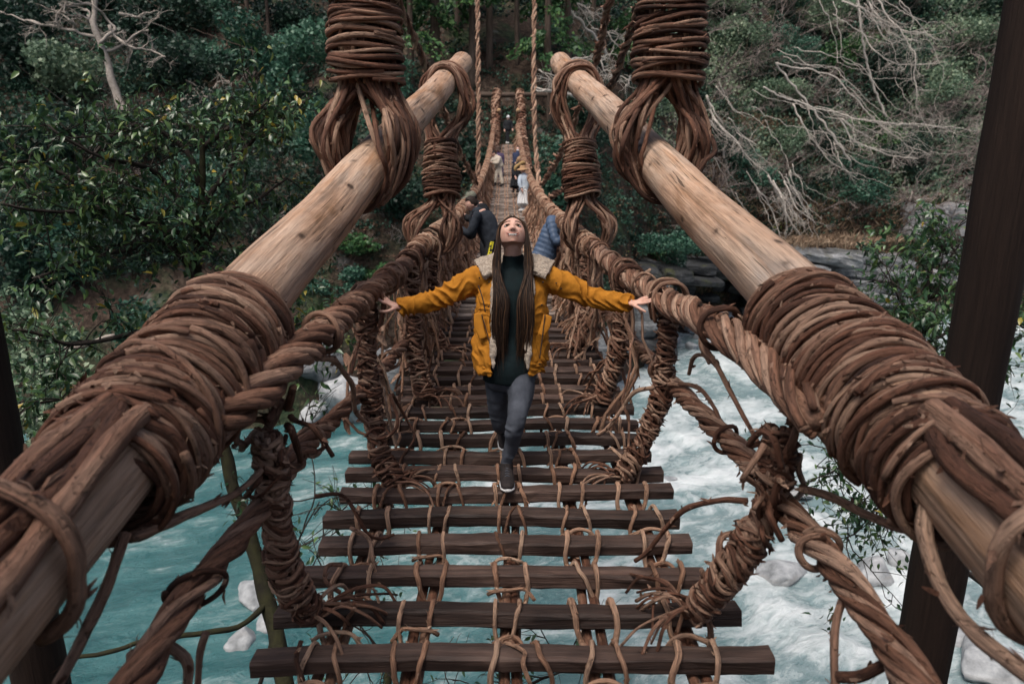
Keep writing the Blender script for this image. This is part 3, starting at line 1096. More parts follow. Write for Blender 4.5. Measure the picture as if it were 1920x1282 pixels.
# --- shrubs that can be told apart
for a in [
    (470, 150, (3.4, 3.0, 2.6), 5200, 0.26, 'leaf_teal', 'large teal green shrub on the slope left of the hanging vine column'),
    (570, 215, (2.6, 2.6, 2.6), 4200, 0.25, 'leaf_teal', 'rounded green shrub just behind the left hanging vine column'),
    (350, 175, (2.6, 2.4, 1.8), 3000, 0.24, 'leaf_dark', 'dark shrub right of the leaning dead tree'),
    (150, 190, (2.8, 2.4, 1.9), 3400, 0.22, 'leaf_pale', 'pale green shrub behind the leaning dead tree trunk'),
    (60, 130, (3.2, 2.6, 3.0), 3600, 0.26, 'leaf_dark', 'dark green shrub at the far left edge'),
    (40, 330, (2.4, 2.0, 2.0), 2600, 0.22, 'leaf_dark', 'dark shrub low at the left edge behind glossy leaves'),
    (300, 70, (3.6, 3.0, 3.2), 4200, 0.28, 'leaf_dark', 'dark shrub behind the crown of the dead tree'),
    (600, 330, (2.2, 2.0, 2.2), 3200, 0.20, 'leaf_teal', 'green shrub under the left log halfway up the slope'),
    (690, 330, (1.6, 1.6, 1.6), 2200, 0.18, 'leaf_dark', 'dark shrub between left log and hanging vine loops'),
    (740, 250, (2.0, 1.8, 2.4), 2800, 0.2, 'leaf_teal', 'green shrub seen through the left vine loops'),
    (1180, 130, (2.6, 2.2, 2.2), 3200, 0.22, 'leaf_cedar', 'bright green shrub between right log tip and right vine column'),
    (1100, 290, (1.8, 1.8, 1.8), 2400, 0.18, 'leaf_dark', 'dark shrub behind the right wrapped vine column'),
    (1390, 120, (3.4, 2.6, 2.6), 4200, 0.22, 'leaf_pale', 'pale grey green shrub right of the right vine column'),
    (1450, 210, (3.0, 2.4, 1.9), 3400, 0.2, 'leaf_pale', 'pale shrub under the bare branches right of centre'),
    (1390, 350, (2.8, 2.4, 2.1), 3800, 0.2, 'leaf_teal', 'teal shrub just above the right log'),
    (1270, 395, (2.2, 2.2, 1.6), 3000, 0.18, 'leaf_teal', 'teal shrub hanging over the dark hollow'),
    (1660, 180, (3.6, 2.8, 2.8), 4200, 0.22, 'leaf_dark', 'dark green shrub behind the long bare branches at right'),
    (1720, 330, (2.8, 2.4, 2.0), 3000, 0.2, 'leaf_dark', 'dark green shrub above the pale rock wall'),
    (1530, 290, (2.4, 2.0, 1.7), 2600, 0.2, 'leaf_dark', 'dark shrub below the forked bare branch'),
    (1560, 60, (3.4, 2.6, 2.6), 3000, 0.22, 'leaf_pale', 'pale brushy shrub at the top right of the slope'),
    (1800, 110, (3.4, 2.6, 2.6), 3000, 0.22, 'leaf_pale', 'pale brushy shrub left of the right post top'),
    (1340, 70, (3.0, 2.4, 2.6), 3600, 0.22, 'leaf_pale', 'pale green shrub touching the right vine column'),
    (1480, 130, (3.2, 2.4, 2.2), 3600, 0.2, 'leaf_teal', 'teal shrub above the slanting bare limbs'),
    (1590, 130, (3.0, 2.4, 2.2), 3200, 0.22, 'leaf_cedar', 'fresh green shrub behind the curving bare limb'),
    (1640, 290, (2.6, 2.2, 2.0), 3000, 0.2, 'leaf_cedar', 'deep green shrub below the slanting bare limbs'),
    (1760, 220, (3.0, 2.4, 2.2), 3200, 0.2, 'leaf_pale', 'pale shrub near the right post middle'),
    (1470, 300, (2.4, 2.0, 1.8), 2600, 0.2, 'leaf_pale', 'pale shrub right above the right log'),
    (660, 480, (1.3, 1.2, 0.6), 900, 0.16, 'leaf_cedar', 'low bright green plants on the brown bank left of the handrail'),
    (720, 520, (1.2, 1.1, 0.6), 900, 0.16, 'leaf_cedar', 'low green plants on the bank behind the left handrail'),
    (640, 560, (1.6, 1.2, 0.9), 1500, 0.18, 'leaf_teal', 'green plants beside the left log wrap on the bank'),
    (1225, 480, (1.3, 1.3, 0.8), 1300, 0.16, 'leaf_cedar', 'mossy green shrub behind the right handrail'),
    (1130, 560, (1.2, 1.2, 0.8), 1100, 0.16, 'leaf_dark', 'dark shrub low on the bank right of the woman'),
    (1700, 480, (1.5, 1.2, 0.7), 900, 0.16, 'leaf_cedar', 'small green shrub among the rocks at right'),
]:
    shrub(*a)
for x_, dy_, r_, n_, mt, lab in [(10.5, 1.0, (2.4, 2.0, 1.3), 3000, 'leaf_teal', 'teal shrub on the lip of the dark hollow next to the right handrail'), (14.0, 1.2, (2.6, 2.0, 1.4), 3200, 'leaf_dark', 'dark shrub on the lip of the hollow behind the right log'), (18.0, 2.0, (2.0, 1.8, 1.0), 2000, 'leaf_cedar', 'green shrub in the dry grass above the right wrap')]:
    shrub(0, 0, r_, n_, 0.18, mt, lab, base=(x_, float(bank_y(x_)) + dy_, -4.2))
for px, py in [(20, 40), (180, 20), (390, 20), (560, 60), (660, 120), (-60, 200), (120, 300), (260, 290), (420, 290), (1290, 200), (1340, 30), (1480, 20), (1700, 40), (1880, 40), (1600, 330), (1900, 250), (1330, 290), (850, 330), (1060, 380), (760, 400), (420, 380), (520, 420), (300, 430), (150, 430), (60, 470), (240, 500), (340, 470), (110, 540), (30, 560), (1480, 360), (1640, 390)]:
    shrub(px + rng.uniform(-15, 15), py, (rng.uniform(2, 3.2), 2.2, rng.uniform(1.4, 2.4)), 2300, 0.22, 'leaf_dark' if rng.uniform() < 0.7 else 'leaf_teal', 'dark shrub in the undergrowth of the far slope', 'dark shrubs filling the far slope')


# --- cedars behind the far end
def cedar(px, py, h, r, label, group=None, first=3.0, dens=1.0):
    b = hit(px, py)
    e = empty('cedar_tree', b, label, 'tree', group)
    m1, m2 = MB(), MB()
    P = smoothpath([b - [0, 0, 0.4], b + [rng.normal(0, 0.1), 0, h * 0.5], b + [rng.normal(0, 0.2), 0, h]], step=0.8)
    tube(m1, P, np.linspace(r, r * 0.35, len(P)), 10, 0.05, lfreq=2)
    part('trunk', m1, M['brown_bark'], e)
    Cs, Ds = [], []
    for q in range(int(34 * dens)):
        z = first + (h - first) * rng.uniform(0, 1)
        a = rng.uniform(0, 6.28)
        L = 2.4 * (1 - 0.55 * (z - first) / (h - first)) * rng.uniform(0.6, 1.15)
        d = np.array([math.cos(a), math.sin(a), 0.1])
        t = np.linspace(0, 1, 5)[:, None]
        Q = b + [0, 0, z] + d * L * t + np.array([0, 0, -0.55 * L]) * t ** 2
        tube(m1, Q, np.linspace(0.035, 0.008, 5), 4, 0, cap=False)
        m_ = 90
        tt = rng.uniform(0.25, 1.05, m_)
        c = b + [0, 0, z] + d * L * tt[:, None] + np.array([0, 0, -0.55 * L]) * (tt ** 2)[:, None] + rng.normal(0, 0.22, (m_, 3)) * [1, 1, 0.6]
        Cs.append(c)
        Ds.append(nrm(np.tile(d, (m_, 1)) + rng.normal(0, 0.5, (m_, 3)) + [0, 0, -0.5]))
    C, D = np.vstack(Cs), np.vstack(Ds)
    leaf_cards(m2, C, rng.uniform(0.18, 0.36, len(C)), D=D, up=0.5, aspect=0.3)
    part('crown', m2, M['leaf_cedar'], e)


for px, py, h, r, f, lab in [
    (818, 175, 15, 0.34, 3.4, 'thick cedar trunk left of the far gate'),
    (772, 215, 14, 0.22, 3.0, 'cedar seen just right of the left vine column'),
    (886, 165, 15, 0.26, 4.5, 'cedar trunk beside the left thin hanging rope'),
    (918, 130, 16, 0.22, 5.0, 'slim cedar trunk above the left end of the far lintel'),
    (970, 120, 16, 0.16, 4.5, 'thin cedar trunk above the middle of the far lintel'),
    (1025, 175, 14, 0.24, 1.8, 'bushy bright cedar right of the right thin hanging rope'),
    (1065, 120, 15, 0.22, 2.0, 'cedar behind the tip of the right log'),
    (1110, 60, 15, 0.22, 2.0, 'cedar at the top right of the right log tip'),
    (860, 60, 16, 0.24, 3.0, 'cedar high on the slope left of centre'),
    (470, 95, 12, 0.16, 6.0, 'slim pale trunk high on the left slope'),
    (505, 80, 12, 0.14, 6.5, 'slimmer trunk beside it on the left slope'),
    (700, 60, 14, 0.22, 3.0, 'cedar behind the left vine column'),
]:
    cedar(px, py, h, r, lab, None, f, 1.0)


# --- bare trees
def bare_tree(name, base, pts, r, label, mat_='pale_bark', nb=14, depth=2, L=2.2, droop=0.3, bias=(0, 0, 0)):
    base = np.array(base, float)
    e = empty(name, base, label, 'tree')
    m1, m2 = MB(), MB()
    P = smoothpath(pts, step=0.3)
    P = P + wobble(len(P), arclen(P), 0.05, 1.5)
    tube(m1, P, np.linspace(r, r * 0.35, len(P)), 8, 0.08, lfreq=6)
    part('trunk', m1, M[mat_], e)
    for q in range(nb):
        t = rng.uniform(0.3, 1.0)
        p0 = P[int(t * (len(P) - 1))]
        d = nrm(rng.normal(0, 1, 3) + np.array(bias) + (P[-1] - P[0]) / np.linalg.norm(P[-1] - P[0]) * 0.6)
        branchy(m2, p0, d, L * rng.uniform(0.6, 1.3), r * 0.38, depth, 0.55, 4, droop, 5)
    part('crown', m2, M[mat_], e)
    return e


D0 = hit(238, 228)
zc0 = float((D0 - CAMP) @ FWD)
bare_tree('dead_tree', D0, UP((242, 240, zc0), (222, 180, zc0), (195, 105, zc0 - 0.5), (178, 40, zc0 - 0.8), (182, -60, zc0 - 1)), 0.28, 'leaning pale dead tree with crooked bare branches at upper left', nb=4, depth=2, L=2.6, bias=(-0.5, -0.2, 0.1))
dead = bpy.data.objects['dead_tree']
m_ = MB()
for pl in [((190, 75), (150, 62), (110, 52), (60, 42), (0, 22)), ((187, 80), (215, 55), (200, 35), (178, 12), (170, -10)), ((205, 48), (222, 75), (250, 88), (290, 98), (312, 108)), ((186, 82), (205, 70), (235, 60)), ((110, 50), (105, 30), (112, 20)), ((60, 42), (75, 45), (68, 58)), ((225, 25), (255, 32), (290, 20)), ((140, 55), (135, 40), (120, 30))]:
    Pp = UP(*[(x, y, zc0 - 0.8 + 0.3 * rng.normal()) for x, y in pl])
    P = vine(m_, Pp, 0.10, 0.3, 0.05, 5, 0.35)
    for q in range(5):
        branchy(m_, P[rng.integers(len(P) // 3, len(P))], nrm(rng.normal(0, 1, 3)), 1.0, 0.03, 1, 0.6, 4, 0.1, 3)
part('branch', m_, M['pale_bark'], dead)
fb = hit(300, 222)
zf = float((fb - CAMP) @ FWD)
m_ = MB()
for pl in [((265, 226), (310, 215), (355, 200), (375, 196)), ((300, 216), (340, 190), (372, 182), (410, 182), (428, 160)), ((360, 182), (385, 172), (425, 150), (435, 165)), ((270, 228), (330, 232), (370, 228))]:
    P = vine(m_, UP(*[(x, y, zf - 0.6) for x, y in pl]), 0.07, 0.3, 0.05, 5, 0.4)
    for q in range(6):
        branchy(m_, P[rng.integers(2, len(P))], nrm(rng.normal(0, 1, 3) + [0.3, 0, 0.2]), 0.9, 0.025, 1, 0.6, 4, 0.1, 3)
thing('fallen_branch', m_, M['pale_bark'], 'pale fallen branch lying right of the dead tree base', 'branch', loc=fb)
fb = hit(500, 415)
zf = float((fb - CAMP) @ FWD)
m_ = MB()
for pl in [((450, 395), (475, 410), (510, 412), (545, 396)), ((458, 398), (470, 425), (480, 440)), ((398, 435), (430, 438), (470, 442), (520, 445)), ((510, 412), (530, 400), (540, 385))]:
    vine(m_, UP(*[(x, y, zf - 0.5) for x, y in pl]), 0.06, 0.3, 0.05, 5, 0.4)
thing('fallen_branch', m_, M['pale_bark'], 'grey fallen branch on the slope above the left log wrap', 'branch', loc=fb)

# long bare limbs reaching across the right slope
LIMBS = {
    'bare tree with a limb curving down from the top right': [((1605, -20), (1612, 30), (1625, 80), (1655, 105), (1690, 122), (1760, 118)), ((1620, -10), (1650, 35), (1700, 62), (1740, 60)), ((1640, -5), (1680, 50), (1712, 95), (1716, 150), (1720, 200), (1735, 235)), ((1580, 0), (1640, 30), (1690, 55), (1740, 65), (1760, 75))],
    'bare tree with long limbs slanting down over the right slope': [((1455, 120), (1510, 130), (1555, 140), (1590, 170), (1640, 225), (1700, 270), (1740, 290)), ((1430, 165), (1490, 190), (1560, 210), (1640, 228), (1740, 235), (1830, 245)), ((1488, 195), (1500, 225), (1520, 255), (1540, 285), (1575, 315), (1610, 335)), ((1575, 225), (1600, 262), (1650, 285), (1720, 300)), ((1580, 222), (1605, 245), (1640, 262))],
    'bare tree low beside the right vine column': [((1325, 180), (1345, 220), (1380, 250), (1420, 270)), ((1330, 205), (1355, 245), (1390, 270)), ((1340, 225), (1370, 255), (1400, 290), (1440, 330))],
    'bare shrub trailing pale roots above the right log': [((1440, 330), (1465, 370), (1480, 410), (1500, 440)), ((1450, 340), (1480, 385), (1510, 430)), ((1420, 350), (1450, 400), (1460, 440)), ((1470, 340), (1495, 390), (1530, 420))],
    'bare white branches beside the tip of the right log': [((1000, 165), (1020, 172), (1040, 155), (1060, 140)), ((1010, 130), (1030, 140), (1050, 150)), ((1060, 115), (1090, 108), (1115, 105), (1140, 112)), ((1115, 105), (1130, 125), (1140, 145)), ((1130, 180), (1150, 160), (1160, 140), (1180, 150))],
    'bare branch high between the two right diagonal ropes': [((1040, -10), (1075, 5), (1095, 25), (1118, 60)), ((1075, 5), (1100, 15), (1112, 35)), ((1110, 55), (1140, 62), (1165, 68)), ((1140, 62), (1160, 90), (1185, 95))],
}
for lab, limbs in LIMBS.items():
    x0, y0 = limbs[0][0]
    zz = 40.0 if x0 > 1300 else 33.0
    xs_ = [q[0] for l_ in limbs for q in l_]
    hb = hit(np.mean(xs_), max(q[1] for l_ in limbs for q in l_) + 20)
    e = empty('bare_tree', hb, lab, 'tree')
    m1, m2 = MB(), MB()
    zl = float((hb - CAMP) @ FWD) - 3.0
    for li, l_ in enumerate(limbs):
        dz = rng.uniform(-0.6, 0.6)
        P = vine(m1 if li == 0 else m2, UP(*[(x, y, zl + dz + 0.3 * rng.normal()) for x, y in l_]), 0.075 if x0 > 1300 else 0.05, 0.3, 0.06, 6, 0.35, wf=2.0)
        if x0 > 1300:
            for w in range(3):
                sx_, sy_ = rng.normal(0, 34), rng.normal(0, 26)
                vine(m2, UP(*[(x + sx_ + rng.normal(0, 7), y + sy_ + rng.normal(0, 6), zl + dz - 0.5 + 0.4 * rng.normal()) for x, y in l_]), 0.036, 0.3, 0.08, 4, 0.3, wf=2.5)
        for q in range(int(len(P) * 0.7)):
            p0 = P[rng.integers(len(P) // 5, len(P))]
            d = nrm((P[-1] - P[0]) / np.linalg.norm(P[-1] - P[0]) * 0.8 + rng.normal(0, 0.8, 3))
            branchy(m2, p0, d, rng.uniform(0.5, 1.6), 0.022, 2 if q % 3 == 0 else 1, 0.5, 4, 0.2, 3)
    vine(m1, [hb - [0, 0, 0.3], hb * 0.5 + P[0] * 0.5 + [0.2, 0.5, 0], UP((x0, y0, zl))[0]], 0.12, 0.3, 0.05, 6, 0.7)
    part('trunk', m1, M['limb'], e)
    part('crown', m2, M['limb'], e)

# mass of leafless brush
TEMPL = []
for q in range(9):
    m_ = MB()
    for w in range(3):
        branchy(m_, np.zeros(3), nrm(np.array([rng.normal(0, 0.7), rng.normal(0, 0.5), rng.uniform(0.5, 1.0)])), 1.3, 0.020, 2, 0.55, 4, 0.2, 3, crook=0.25)
    TEMPL.append((np.vstack(m_.v), np.vstack(m_.q)))


def brush(name, n, xr, yr, smin, smax, lean, label, mat_):
    B_ = hits(rng.uniform(*xr, n), rng.uniform(*yr, n))
    m_ = MB()
    for b in B_:
        V, Q = TEMPL[rng.integers(9)]
        a, s_ = rng.uniform(0, 6.28), rng.uniform(smin, smax) * np.linalg.norm(b - CAMP) / 50
        R_ = np.array([[math.cos(a), math.sin(a), 0], [-math.sin(a), math.cos(a), 0], [0, 0, 1]])
        W_ = (V @ R_) * s_
        W_ = W_ + W_[:, 2:3] * np.array(lean) * rng.uniform(0.3, 1.2)
        m_.add(W_ + b - [0, 0, 0.1], Q, None, W_, rng.uniform())
    setting(name, m_, M[mat_], kind='stuff', label=label, category='brush')


brush('leafless_brush', 300, (1230, 1960), (-60, 420), 0.7, 2.0, (0.5, -0.5, -0.3), 'tangle of pale leafless brush on the right slope', 'twig')
brush('leafless_brush', 170, (120, 760), (90, 470), 0.5, 1.2, (0.2, -0.6, -0.2), 'thin leafless brush on the left slope', 'twig')


# --- leafy trees close to the bridge
def leafy_tree(name, label, cat, trunk, r, limbs, nleaf, lsize, mat_='leaf_gloss', bark='dark_bark', spread=0.35, twig=10, yellow=0.04):
    base = trunk[0]
    e = empty(name, base, label, cat)
    m1, m2, m3 = MB(), MB(), MB()
    P = smoothpath(trunk, step=0.12)
    P = P + wobble(len(P), arclen(P), 0.015, 2.5)
    tube(m1, P, np.linspace(r, r * 0.3, len(P)), 9, 0.1, lfreq=8)
    part('trunk', m1, M[bark], e)
    tips = []
    for l_ in limbs:
        Q = vine(m3, l_, r * 0.42, 0.1, 0.02, 6, 0.3)
        for q in range(twig):
            branchy(m3, Q[rng.integers(len(Q) // 4, len(Q))], nrm(rng.normal(0, 1, 3) + [0, 0, 0.1]), rng.uniform(0.3, 0.8), 0.008, 1, 0.6, 4, 0.2, 4, tips)
    part('branch', m3, M['dark_bark'], e)
    Tp = np.vstack([t[2:] for t in tips])
    k_ = rng.integers(0, len(Tp), nleaf)
    C = Tp[k_] + rng.normal(0, spread * 0.12, (nleaf, 3))
    D = nrm(rng.normal(0, 1, (nleaf, 3)) + [0, 0, -0.35])
    Nn = nrm(rng.normal(0, 0.5, (nleaf, 3)) + [0, 0, 1])
    L = lsize * rng.uniform(0.65, 1.25, nleaf)
    rn = rng.uniform(0, 0.9, nleaf)
    yl = rng.uniform(0, 1, nleaf) < yellow * (1 + 2.5 * (C[:, 0] > np.percentile(C[:, 0], 75)))
    rn = np.where(yl, rng.uniform(0.93, 1, nleaf), rn)
    big_leaf(m2, C, D, Nn, L, L * rng.uniform(0.34, 0.46, nleaf), rn)
    part('crown', m2, M[mat_], e)
    return e


big_tree = leafy_tree('broadleaf_tree', 'glossy dark leaved tree with mossy trunk standing left of the bridge', 'tree',
           np.vstack([[U(560, 1420, 5.9)], UP((540, 1300, 6.0), (500, 1100, 6.3), (432, 900, 6.6), (388, 700, 6.9), (370, 520, 7.0), (374, 380, 7.0), (382, 230, 7.1))]), 0.085,
           [UP((372, 540, 7), (310, 450, 6.8), (200, 480, 6.4), (60, 520, 6.0)), UP((372, 430, 7), (300, 330, 6.7), (200, 300, 6.3), (90, 230, 6.0)), UP((374, 400, 7), (440, 300, 7), (520, 220, 7), (590, 175, 7)),
            UP((374, 350, 7), (330, 260, 7), (240, 240, 6.8), (130, 330, 6.5)), UP((380, 640, 7), (440, 560, 7), (520, 500, 7.2)), UP((375, 600, 7), (280, 620, 6.6), (150, 640, 6.2), (20, 620, 5.8)),
            UP((374, 470, 7), (420, 400, 7), (480, 380, 7.1), (540, 330, 7.2)), UP((372, 500, 7), (250, 400, 6.4), (120, 400, 6.0), (10, 380, 5.6)), UP((380, 280, 7.1), (440, 230, 7.0), (500, 190, 7)),
            UP((385, 680, 6.9), (300, 700, 6.4), (180, 740, 6.0), (60, 760, 5.7)), UP((372, 560, 7), (460, 620, 6.8), (570, 600, 6.9)), UP((372, 450, 7), (200, 380, 6.6), (60, 300, 6.2), (-40, 330, 6.0))],
           7200, 0.095, bark='moss_bark', twig=17, yellow=0.03)
m_ = MB()
vine(m_, UP((505, 1120, 6.25), (460, 1165, 6.0), (380, 1190, 5.8), (260, 1205, 5.6), (130, 1235, 5.4)), 0.028, 0.08, 0.02, 7, 0.6)
part('branch', m_, M['moss_bark'], big_tree)
leafy_tree('broadleaf_shrub', 'glossy green shrub growing between the right log and right post', 'shrub',
           UP((1735, 900, 8.0), (1725, 760, 8.0), (1730, 620, 8.0), (1745, 480, 8.0)), 0.05,
           [UP((1728, 640, 8), (1690, 560, 7.8), (1660, 500, 7.8)), UP((1730, 600, 8), (1770, 520, 8), (1800, 440, 8)), UP((1728, 680, 8), (1690, 640, 7.6), (1655, 600, 7.5)), UP((1726, 740, 8), (1770, 660, 7.8), (1820, 600, 7.6)), UP((1726, 780, 8), (1690, 720, 8), (1660, 700, 8)), UP((1740, 560, 8), (1850, 520, 8.2), (1930, 560, 8.4)), UP((1740, 640, 8), (1860, 600, 8.2), (1960, 640, 8.4)), UP((1735, 540, 8), (1760, 470, 8), (1790, 430, 8))],
           4200, 0.10, twig=16, yellow=0.012)
leafy_tree('hanging_sapling', 'sapling with narrow green leaves hanging below the right log wrap', 'shrub',
           UP((1900, 1150, 6.8), (1780, 1040, 6.8), (1700, 930, 6.8), (1600, 850, 6.8)), 0.03,
           [UP((1700, 930, 6.8), (1640, 900, 6.8), (1560, 880, 6.8)), UP((1690, 920, 6.8), (1650, 960, 6.8), (1590, 1000, 6.8)), UP((1740, 980, 6.8), (1680, 960, 6.8), (1610, 930, 6.8)), UP((1640, 880, 6.8), (1570, 850, 6.8), (1530, 870, 6.8)), UP((1780, 1040, 6.8), (1850, 950, 6.6), (1900, 800, 6.4))],
           1100, 0.085, twig=9, yellow=0.01)
leafy_tree('hanging_sapling', 'thin leafy sapling over the water between left hanger and deck planks', 'shrub',
           UP((480, 1300, 6.5), (520, 1150, 6.5), (560, 1020, 6.5), (600, 940, 6.5)), 0.02,
           [UP((560, 1020, 6.5), (620, 1000, 6.5), (670, 960, 6.5)), UP((590, 960, 6.5), (630, 930, 6.5), (690, 940, 6.5)), UP((540, 1090, 6.5), (600, 1060, 6.5), (640, 1080, 6.5)), UP((520, 1150, 6.5), (470, 1000, 6.4), (420, 960, 6.3)), UP((570, 1000, 6.5), (590, 900, 6.5), (560, 760, 6.6), (600, 740, 6.6))],
           210, 0.085, twig=4, yellow=0.0)
leafy_tree('hanging_sapling', 'dark mossy trunk with leaves under the front edge of the deck', 'shrub',
           UP((700, 1420, 5.6), (730, 1280, 5.7), (745, 1190, 5.8), (800, 1130, 5.8)), 0.05,
           [UP((735, 1260, 5.7), (700, 1200, 5.6), (660, 1170, 5.6)), UP((700, 1400, 5.6), (900, 1330, 5.4), (1050, 1290, 5.3)), UP((900, 1330, 5.4), (1020, 1270, 5.4), (1080, 1260, 5.4))],
           150, 0.075, bark='moss_bark', twig=6, yellow=0.0)
# fern green bank at the lower left
for px, py, zc, lab in [(40, 640, 9.0, 'pale fern like bush at the left edge beside the dark post'), (120, 760, 8.5, 'pale green bush behind the left log wrap'), (260, 640, 10.0, 'pale leafy bush above the left log wrap'), (20, 860, 8.0, 'green bush below the ferns at the left edge')]:
    c = U(px, py, zc)
    e = empty('bush', (c[0], c[1], c[2] - 1.2), lab, 'bush')
    m1, m2 = MB(), MB()
    Cc, tone = crown_points(c, (0.75, 0.6, 0.75), 1500, 10, int(px))
    leaf_cards(m1, Cc, 0.10, up=0.4, rnd=tone, aspect=0.25)
    part('crown', m1, M['leaf_pale'] if px < 200 else M['leaf_teal'], e)
    for q in range(5):
        vine(m2, [c + [rng.normal(0, 0.1), 0, -1.6], c + rng.normal(0, 0.3, 3)], 0.014, 0.1, 0.02, 5, 0.4)
    part('stem', m2, M['dark_bark'], e)
m_ = MB()
vine(m_, UP((120, 652, 7.6), (170, 640, 7.6), (215, 628, 7.6)), 0.03, 0.1, 0.02, 6, 0.8)
thing('pale_branch', m_, M['pale_bark'], 'short pale branch above the left log wrap', 'branch')

# unseen trees added behind the camera to shade the near end of the bridge
for bx, by, tx, ty, tz, lab in [(-6.5, -4.0, -2.4, -2.6, 8.0, 'unseen tree added to shade the left side of the bridge head'), (6.8, -4.0, 3.0, -2.2, 8.5, 'unseen tree added to shade the right side of the bridge head')]:
    bz = float(ground_z(bx, by))
    e = empty('added_shade_tree', (bx, by, bz), lab, 'tree')
    m1, m2 = MB(), MB()
    vine(m1, [[bx, by, bz - 0.3], [bx * 0.85, by, 4.0], [tx, ty, tz]], 0.28, 0.3, 0.05, 10, 0.4)
    for q in range(16):
        branchy(m1, np.array([tx, ty, tz - rng.uniform(0, 2)]), nrm(rng.normal(0, 1, 3) * [1, 1, 0.3]), 2.4, 0.06, 1, 0.6, 4, 0.1, 4)
    part('trunk', m1, M['dark_bark'], e)
    Cc, tone = crown_points(np.array([tx, ty, tz]), (4.2, 3.6, 1.5), 560, 14, 7)
    leaf_cards(m2, Cc, 0.34, up=0.7, rnd=tone)
    part('crown', m2, M['leaf_dark'], e)

# ------------------------------------------------------------------ near gate
def log_mesh(A, B, ra, rb, n=60, sides=28, lump=0.02, soff=None):
    m = MB()
    t = np.linspace(0, 1, n)[:, None]
    P = A * (1 - t) + B * t
    P = P + wobble(n, arclen(P), 0.006, 1.2)
    tube(m, P, np.linspace(ra, rb, n), sides, lump, lfreq=3, cap=True, soff=soff)
    return m


GZC = 4.9
rp_t, rp_b = U(1893, 120, GZC), U(1720, 1250, GZC)
lp_b = U(95, 1230, GZC)
rx, ry = U(1835, 650, GZC)[:2]
lx, ly = U(-52, 650, GZC)[:2]
gate = empty('log_gate', (0, ry, 0), 'dark round posts carrying a log lintel at the near end of the bridge', 'gate')
for x_, y_, in ((rx, ry), (lx, ly)):
    m_ = MB()
    zb = float(ground_z(x_, y_)) - 0.3
    P = smoothpath([[x_ - 0.04 * np.sign(x_), y_, zb], [x_, y_, 1.0], [x_ + 0.03 * np.sign(x_), y_, 4.7]], step=0.15)
    tube(m_, P, 0.195, 24, 0.028, lfreq=3)
    part('post', m_, M['post'], gate)
m_ = log_mesh(np.array([lx - 0.5, ry + 0.12, 4.55]), np.array([rx + 0.5, ry + 0.12, 4.55]), 0.15, 0.15)
part('lintel', m_, M['post'], gate)

# ------------------------------------------------------------------ big slanting logs with their vine lashings
LA, LB = U(450, 582, 2.78), U(866, 118, 9.1)
RA, RB_ = U(1499, 575, 2.85), U(1050, 118, 9.1)


def along(A, B, zc):
    za, zb = (A - CAMP) @ FWD, (B - CAMP) @ FWD
    t = (zc - za) / (zb - za)
    return A + (B - A) * t


def lash(log, axis, s, s0, s1, n, r, off, side, prof):
    """vine turns wound side by side round the log, then looser turns over them; every turn is a sub-part"""
    T, N, B = frame(axis, np.array([0, 0, 1.0]))
    if B[0][2] < 0:
        N, B = -N, -B
    frm = (T, N, B)
    L = s1 - s0
    pit = L / n
    core = MB()
    for q in range(int(n * 1.3)):
        P = coil_path(axis, frm, s, s0 + L * (0.02 + 0.96 * (q + 0.5) / (n * 1.3)), rng.uniform(0, 6.28), 1.15, pit * 0.8, lambda x: prof(x) * 0.90, lambda x: prof(x) * 0.90, 0.02 * side, 0.0, off)
        tube(core, P, r * rng.uniform(0.7, 0.95), 7, 0.1, ref=T[0])
    mbs = [core]
    drift = 0.0
    for q in range(n):
        m = MB()
        rr = r * rng.uniform(0.72, 1.22)
        drift = 0.6 * drift + rng.normal(0, 0.010)
        lay = 1.0 + 0.05 * rng.uniform(-0.6, 1)
        P = coil_path(axis, frm, s, s0 + L * (q + 0.3 + rng.normal(0, 0.14)) / n, -math.pi / 2 + rng.normal(0, 0.35), rng.uniform(1.02, 1.12), pit * rng.uniform(0.7, 1.3), lambda x: prof(x) * lay, lambda x: prof(x) * lay, 0.03 * side + drift, 0.0, off, 0.022)
        P = P + wobble(len(P), arclen(P), 0.0028, 8)
        tube(m, P, rr * (1 + 0.10 * np.sin(np.linspace(0, 9, len(P)) + rng.uniform(0, 6))), 10, 0.07, ref=T[0], lfreq=26)
        flakes(m, P, rr, 20, 0.019)
        mbs.append(m)
    for q in range(int(n * 0.85)):
        m = MB()
        rr = r * rng.uniform(0.5, 1.05)
        P = coil_path(axis, frm, s, s0 + L * rng.uniform(0.08, 0.92), rng.uniform(0, 6.28), rng.uniform(0.35, 0.9), rng.normal(0, 0.16), lambda x: prof(x) + r * 1.35, lambda x: prof(x) + r * 1.35, rng.normal(0, 0.03), 0.0, off, 0.03)
        tube(m, P, rr, 8, 0.1, ref=T[0])
        flakes(m, P, rr, 16, 0.018)
        mbs.append(m)
    return bundle('vine_wrap', mbs, M['vine'], log, 'vine_turn')


